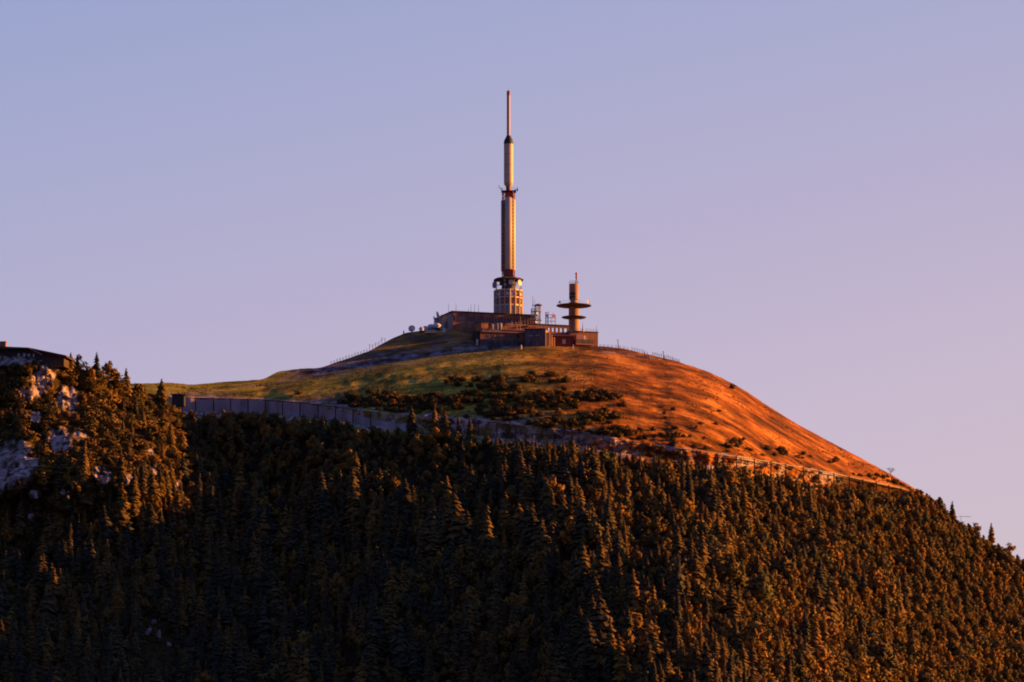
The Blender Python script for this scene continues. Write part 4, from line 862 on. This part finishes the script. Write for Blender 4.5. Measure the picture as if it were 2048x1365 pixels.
# zones for naming
COLS = [(-999, 200, 'below the pale left cliff'), (200, 400, 'below the three skyline spruces'), (400, 620, 'below the left half of the retaining wall'), (620, 850, 'below the right half of the retaining wall'), (850, 1060, 'straight below the tall mast'),
        (1060, 1260, 'straight below the disc tower'), (1260, 1480, 'below the shrubby end of the cutting'), (1480, 1700, 'below the orange rock cut'), (1700, 1880, 'below the last line posts'), (1880, 3000, 'at the right edge of the photo')]
ROWS = [(0, 900, 'high on the slope'), (900, 1010, 'in the upper forest'), (1010, 1120, 'in the middle forest'), (1120, 1230, 'in the lower forest'), (1230, 1330, 'low in the forest'), (1330, 1999, 'on the bottom edge')]
def nth(i, n):
    if n == 1: return 'only'
    if i == 0: return 'leftmost'
    if i == n-1: return 'rightmost'
    if i < 20: return ordn[i]+' from left'
    return '%dth from left' % (i+1)
def individuals(lst, word, cat):
    z = {}
    for t in lst:
        c = next(k_ for k_, q in enumerate(COLS) if q[0] <= t[2] < q[1]); r_ = next(k_ for k_, q in enumerate(ROWS) if q[0] <= t[3] < q[1]); z.setdefault((c, r_), []).append(t)
    for (c, r_), l in z.items():
        l.sort(key=lambda t: t[2])
        for i, t in enumerate(l):
            o = place(t); o.name = {'spruce': 'spruce', 'broadleaf tree': 'broadleaf_tree', 'shrub': 'shrub'}[word]
            tone = 'taller' if word != 'shrub' else 'low'
            lab = '%s %s %s, %s %s' % (nth(i, len(l)), tone, word, ROWS[r_][2], COLS[c][2]); lab = ' '.join(lab.split()[:16])
            tag(o, lab, cat, '%ss %s %s' % (word, ROWS[r_][2], COLS[c][2]))
vis = lambda t: t[3]-(t[4]*(10 if t[0] == 'c' else 5.7))/SC < 1350 and -10 < t[2] < 2058
SPECIAL = {(193, 762): 'tall pointed spruce standing out on the left skyline', (252, 792): 'gappy spruce on the skyline between two rounder trees', (323, 800): 'slim spruce on the skyline where the green ridge begins', (1640, 1222): 'largest orange-lit spruce on the right flank', (1905, 1042): 'small spruce on the right skyline above the lone beam end', (1983, 1085): 'spruce on the far right skyline', (757, 800): 'dark pointed conifer in the shrub clump above the retaining wall', (823, 862): 'orange tipped spruce overlapping the right end of the retaining wall'}
con = [t for t in trees if t[0] == 'c']; bro = [t for t in trees if t[0] == 'b']
def split(lst, n):
    v_ = [t for t in lst if vis(t)]; v_.sort(key=lambda t: -(t[4]+5*t[6])); keep = v_[:n]; ids = set(map(id, keep)); return keep, [t for t in lst if id(t) not in ids]
ci, cr_ = split(con, 300); bi, br_ = split(bro, 290)
sp = [t for t in ci if (t[2], t[3]) in SPECIAL]; ci2 = [t for t in ci if (t[2], t[3]) not in SPECIAL]
def split_parts(me, root, names):
    """trunk and crown as parts of a conspicuous tree"""
    for mi, nm in enumerate(names):
        fs = [tuple(p.vertices) for p in me.polygons if p.material_index == mi]; used = sorted({i for f in fs for i in f}); mp = {a: i for i, a in enumerate(used)}
        b = MB(); b.add([tuple(me.vertices[i].co) for i in used], [tuple(mp[i] for i in f) for f in fs]); b.build(nm, me.materials[mi], root)
for t in sp:
    o = place(t); e_ = empty('spruce', o.location, t[5], SPECIAL[(t[2], t[3])], 'tree'); e_.scale = o.scale; split_parts(o.data, e_, ['crown', 'trunk']); bpy.data.objects.remove(o)
individuals(ci2, 'spruce', 'tree'); individuals(bi, 'broadleaf tree', 'tree'); si, sr_ = split(shr, 300)
individuals(si, 'shrub', 'shrub')
# bare bush on the right skyline
Yb = float(Ymain(1781, 953)); b = barebush(5, 4.2, 2); me_o = b.build('bare_tree', [M['bark'], M['bark']]); me_o.location = W(1781, 952, Yb); tag(me_o, 'leafless round-headed tree alone on the right skyline', 'tree')

# the remaining, uncountable forest: one object per kind, instanced by geometry nodes
def stuff(name, lst, protos, label):
    me = bpy.data.meshes.new(name); pts = []; sc_ = []; rz_ = []; ix = []
    for (kd, i, u, v, s, rz, _) in lst: pts.append(tuple(W(u, v, ground(u, v)))); sc_.append(s); rz_.append((0, 0, rz)); ix.append(int(i))
    me.from_pydata(pts, [], []); a = me.attributes.new('scl', 'FLOAT', 'POINT'); a.data.foreach_set('value', sc_)
    a = me.attributes.new('rot', 'FLOAT_VECTOR', 'POINT'); a.data.foreach_set('vector', np.array(rz_).reshape(-1)); a = me.attributes.new('ix', 'INT', 'POINT'); a.data.foreach_set('value', ix)
    o = bpy.data.objects.new(name, me); C.objects.link(o); tag(o, label, None, None, 'stuff')
    g_ = bpy.data.node_groups.new(name, 'GeometryNodeTree'); g_.interface.new_socket('Geometry', in_out='INPUT', socket_type='NodeSocketGeometry'); g_.interface.new_socket('Geometry', in_out='OUTPUT', socket_type='NodeSocketGeometry')
    gi = g_.nodes.new('NodeGroupInput'); go = g_.nodes.new('NodeGroupOutput'); ins = g_.nodes.new('GeometryNodeInstanceOnPoints'); g2 = g_.nodes.new('GeometryNodeGeometryToInstance')
    for pr_ in reversed(protos):
        oi = g_.nodes.new('GeometryNodeObjectInfo'); oi.inputs['Object'].default_value = pr_; oi.inputs['As Instance'].default_value = True; g_.links.new(oi.outputs['Geometry'], g2.inputs[0])
    g_.links.new(g2.outputs[0], ins.inputs['Instance']); ins.inputs['Pick Instance'].default_value = True
    def na(n_, t_):
        x = g_.nodes.new('GeometryNodeInputNamedAttribute'); x.data_type = t_; x.inputs[0].default_value = n_; return x.outputs[0]
    g_.links.new(na('scl', 'FLOAT'), ins.inputs['Scale']); g_.links.new(na('rot', 'FLOAT_VECTOR'), ins.inputs['Rotation']); g_.links.new(na('ix', 'INT'), ins.inputs['Instance Index'])
    g_.links.new(gi.outputs[0], ins.inputs['Points']); g_.links.new(ins.outputs[0], go.inputs[0]); md = o.modifiers.new('scatter', 'NODES'); md.node_group = g_
stuff('conifer_forest', cr_, CON, 'dense dark conifer forest filling the slope between the taller trees')
stuff('scrub', [(k_, i_+(4 if k_ == 'd' else 0), a_, b_, c_, d_, 0) for (k_, i_, a_, b_, c_, d_, _) in sr_], SHR+DSH, 'low rusty scrub between the rocks and along the slope')
tf = []
while len(tf) < 1800:
    u = rng.uniform(350, 1880); d1 = S_main(u)+3; d2 = T_top(u)-4
    if d2 < d1+2: continue
    v = rng.uniform(d1, d2)
    if fbm(u/45., (v-S_main(u))/11., 3, 606) < -.04+.25*rng.rand(): continue
    tf.append(('s', int(rng.randint(3)), u, v, rng.uniform(.2, .5), rng.rand()*6.28, 0))
TUF = [proto('heather', broad(80+i, .55, .8, 3, 16, .2), 'tuft') for i in range(3)]
stuff('heather', tf, TUF, 'low heather tufts and long grass over the upper slope')
stuff('broadleaf_forest', br_, BRO, 'low broadleaf wood filling the gaps of the slope')

# ---------------------------------------------------------------- boulders
def boulder(u, v, rpx, label, group=None, sq=.8):
    q = random.Random(int(u*7+v)); import bmesh
    bm = bmesh.new(); bmesh.ops.create_icosphere(bm, subdivisions=3, radius=1)
    s1, s2_ = q.randint(0, 99), q.randint(0, 99)
    pl_ = [Vector((q.gauss(0, 1), q.gauss(0, 1), q.gauss(0, 1))).normalized() for _ in range(13)]
    for vv in bm.verts:
        for n_ in pl_:
            d = vv.co.dot(n_)-.45
            if d > 0: vv.co -= n_*d
        vv.co *= 1+.55*float(fbm(vv.co.x*2+s1, vv.co.y*2+vv.co.z*1.7+s2_, 3))
    me = bpy.data.meshes.new('boulder'); bm.to_mesh(me); bm.free(); me.materials.append(M['boulder']); o = bpy.data.objects.new('boulder', me); C.objects.link(o)
    r_ = rpx*SC; o.scale = (r_, r_*.9, r_*sq*1.2); o.location = W(u, v, ground(u, v)-r_*1.2-2.5); o.rotation_euler = (0, 0, q.uniform(0, 6)); tag(o, label, 'rock', group)
M['boulder'] = mat('pale_limestone', (.42, .35, .33), .9, .7, 1.6)
for (u, v, r_, lab) in ((308, 1244, 7, 'small pale boulder at the top of the lower left cluster'), (317, 1270, 9, 'brightest pale boulder of the lower left cluster'), (295, 1266, 8, 'pale boulder left of the brightest one in the lower cluster'), (337, 1290, 6, 'pale boulder lowest in the lower left cluster'),
                        (256, 963, 8, 'pale upright rock among dark spruces beneath the cliff'), (359, 976, 7, 'pale rock right of the upright rock under the spur'), (66, 987, 11, 'pale rock just under the big left cliff'), (135, 995, 5, 'small pale rock right of the one under the cliff'), (60, 1034, 9, 'broken pale rock below the big cliff'),
                        (332, 1044, 3, 'tiny pale rock in the dark forest'), (1735, 992, 8, 'orange lit rock under the last line posts, left one'), (1762, 994, 7, 'orange lit rock under the last line posts, right one')):
    boulder(u, v, r_, lab, sq=1.0)
# broken post and bare branch on the right skyline
p = W(1873, 1026, float(Ymain(1873, 1028))); b = MB(); b.tube((0, 0, -1), (.1, 0, 4.6), .13, 6); b.tube((.5, 0, -1), (.45, 0, 3.2), .09, 6); o = b.build('timber_post', M['wood']); o.location = p; tag(o, 'tall bare timber post where the right skyline turns to forest', 'post')
p = W(1922, 1052, float(Ymain(1922, 1062))); b = MB(); b.tube((0, 0, -1), (0, 0, 3.4), .07, 5); b.tube((-.8, 0, 3.4), (3.6, 0, 3.2), .07, 5); o = b.build('signpost_beam', M['wood']); o.location = p; tag(o, 'thin post with long horizontal bar above the right tree line', 'post')
print('trees', len(con), len(bro), 'shr', len(shr), 'objects', len(bpy.data.objects))
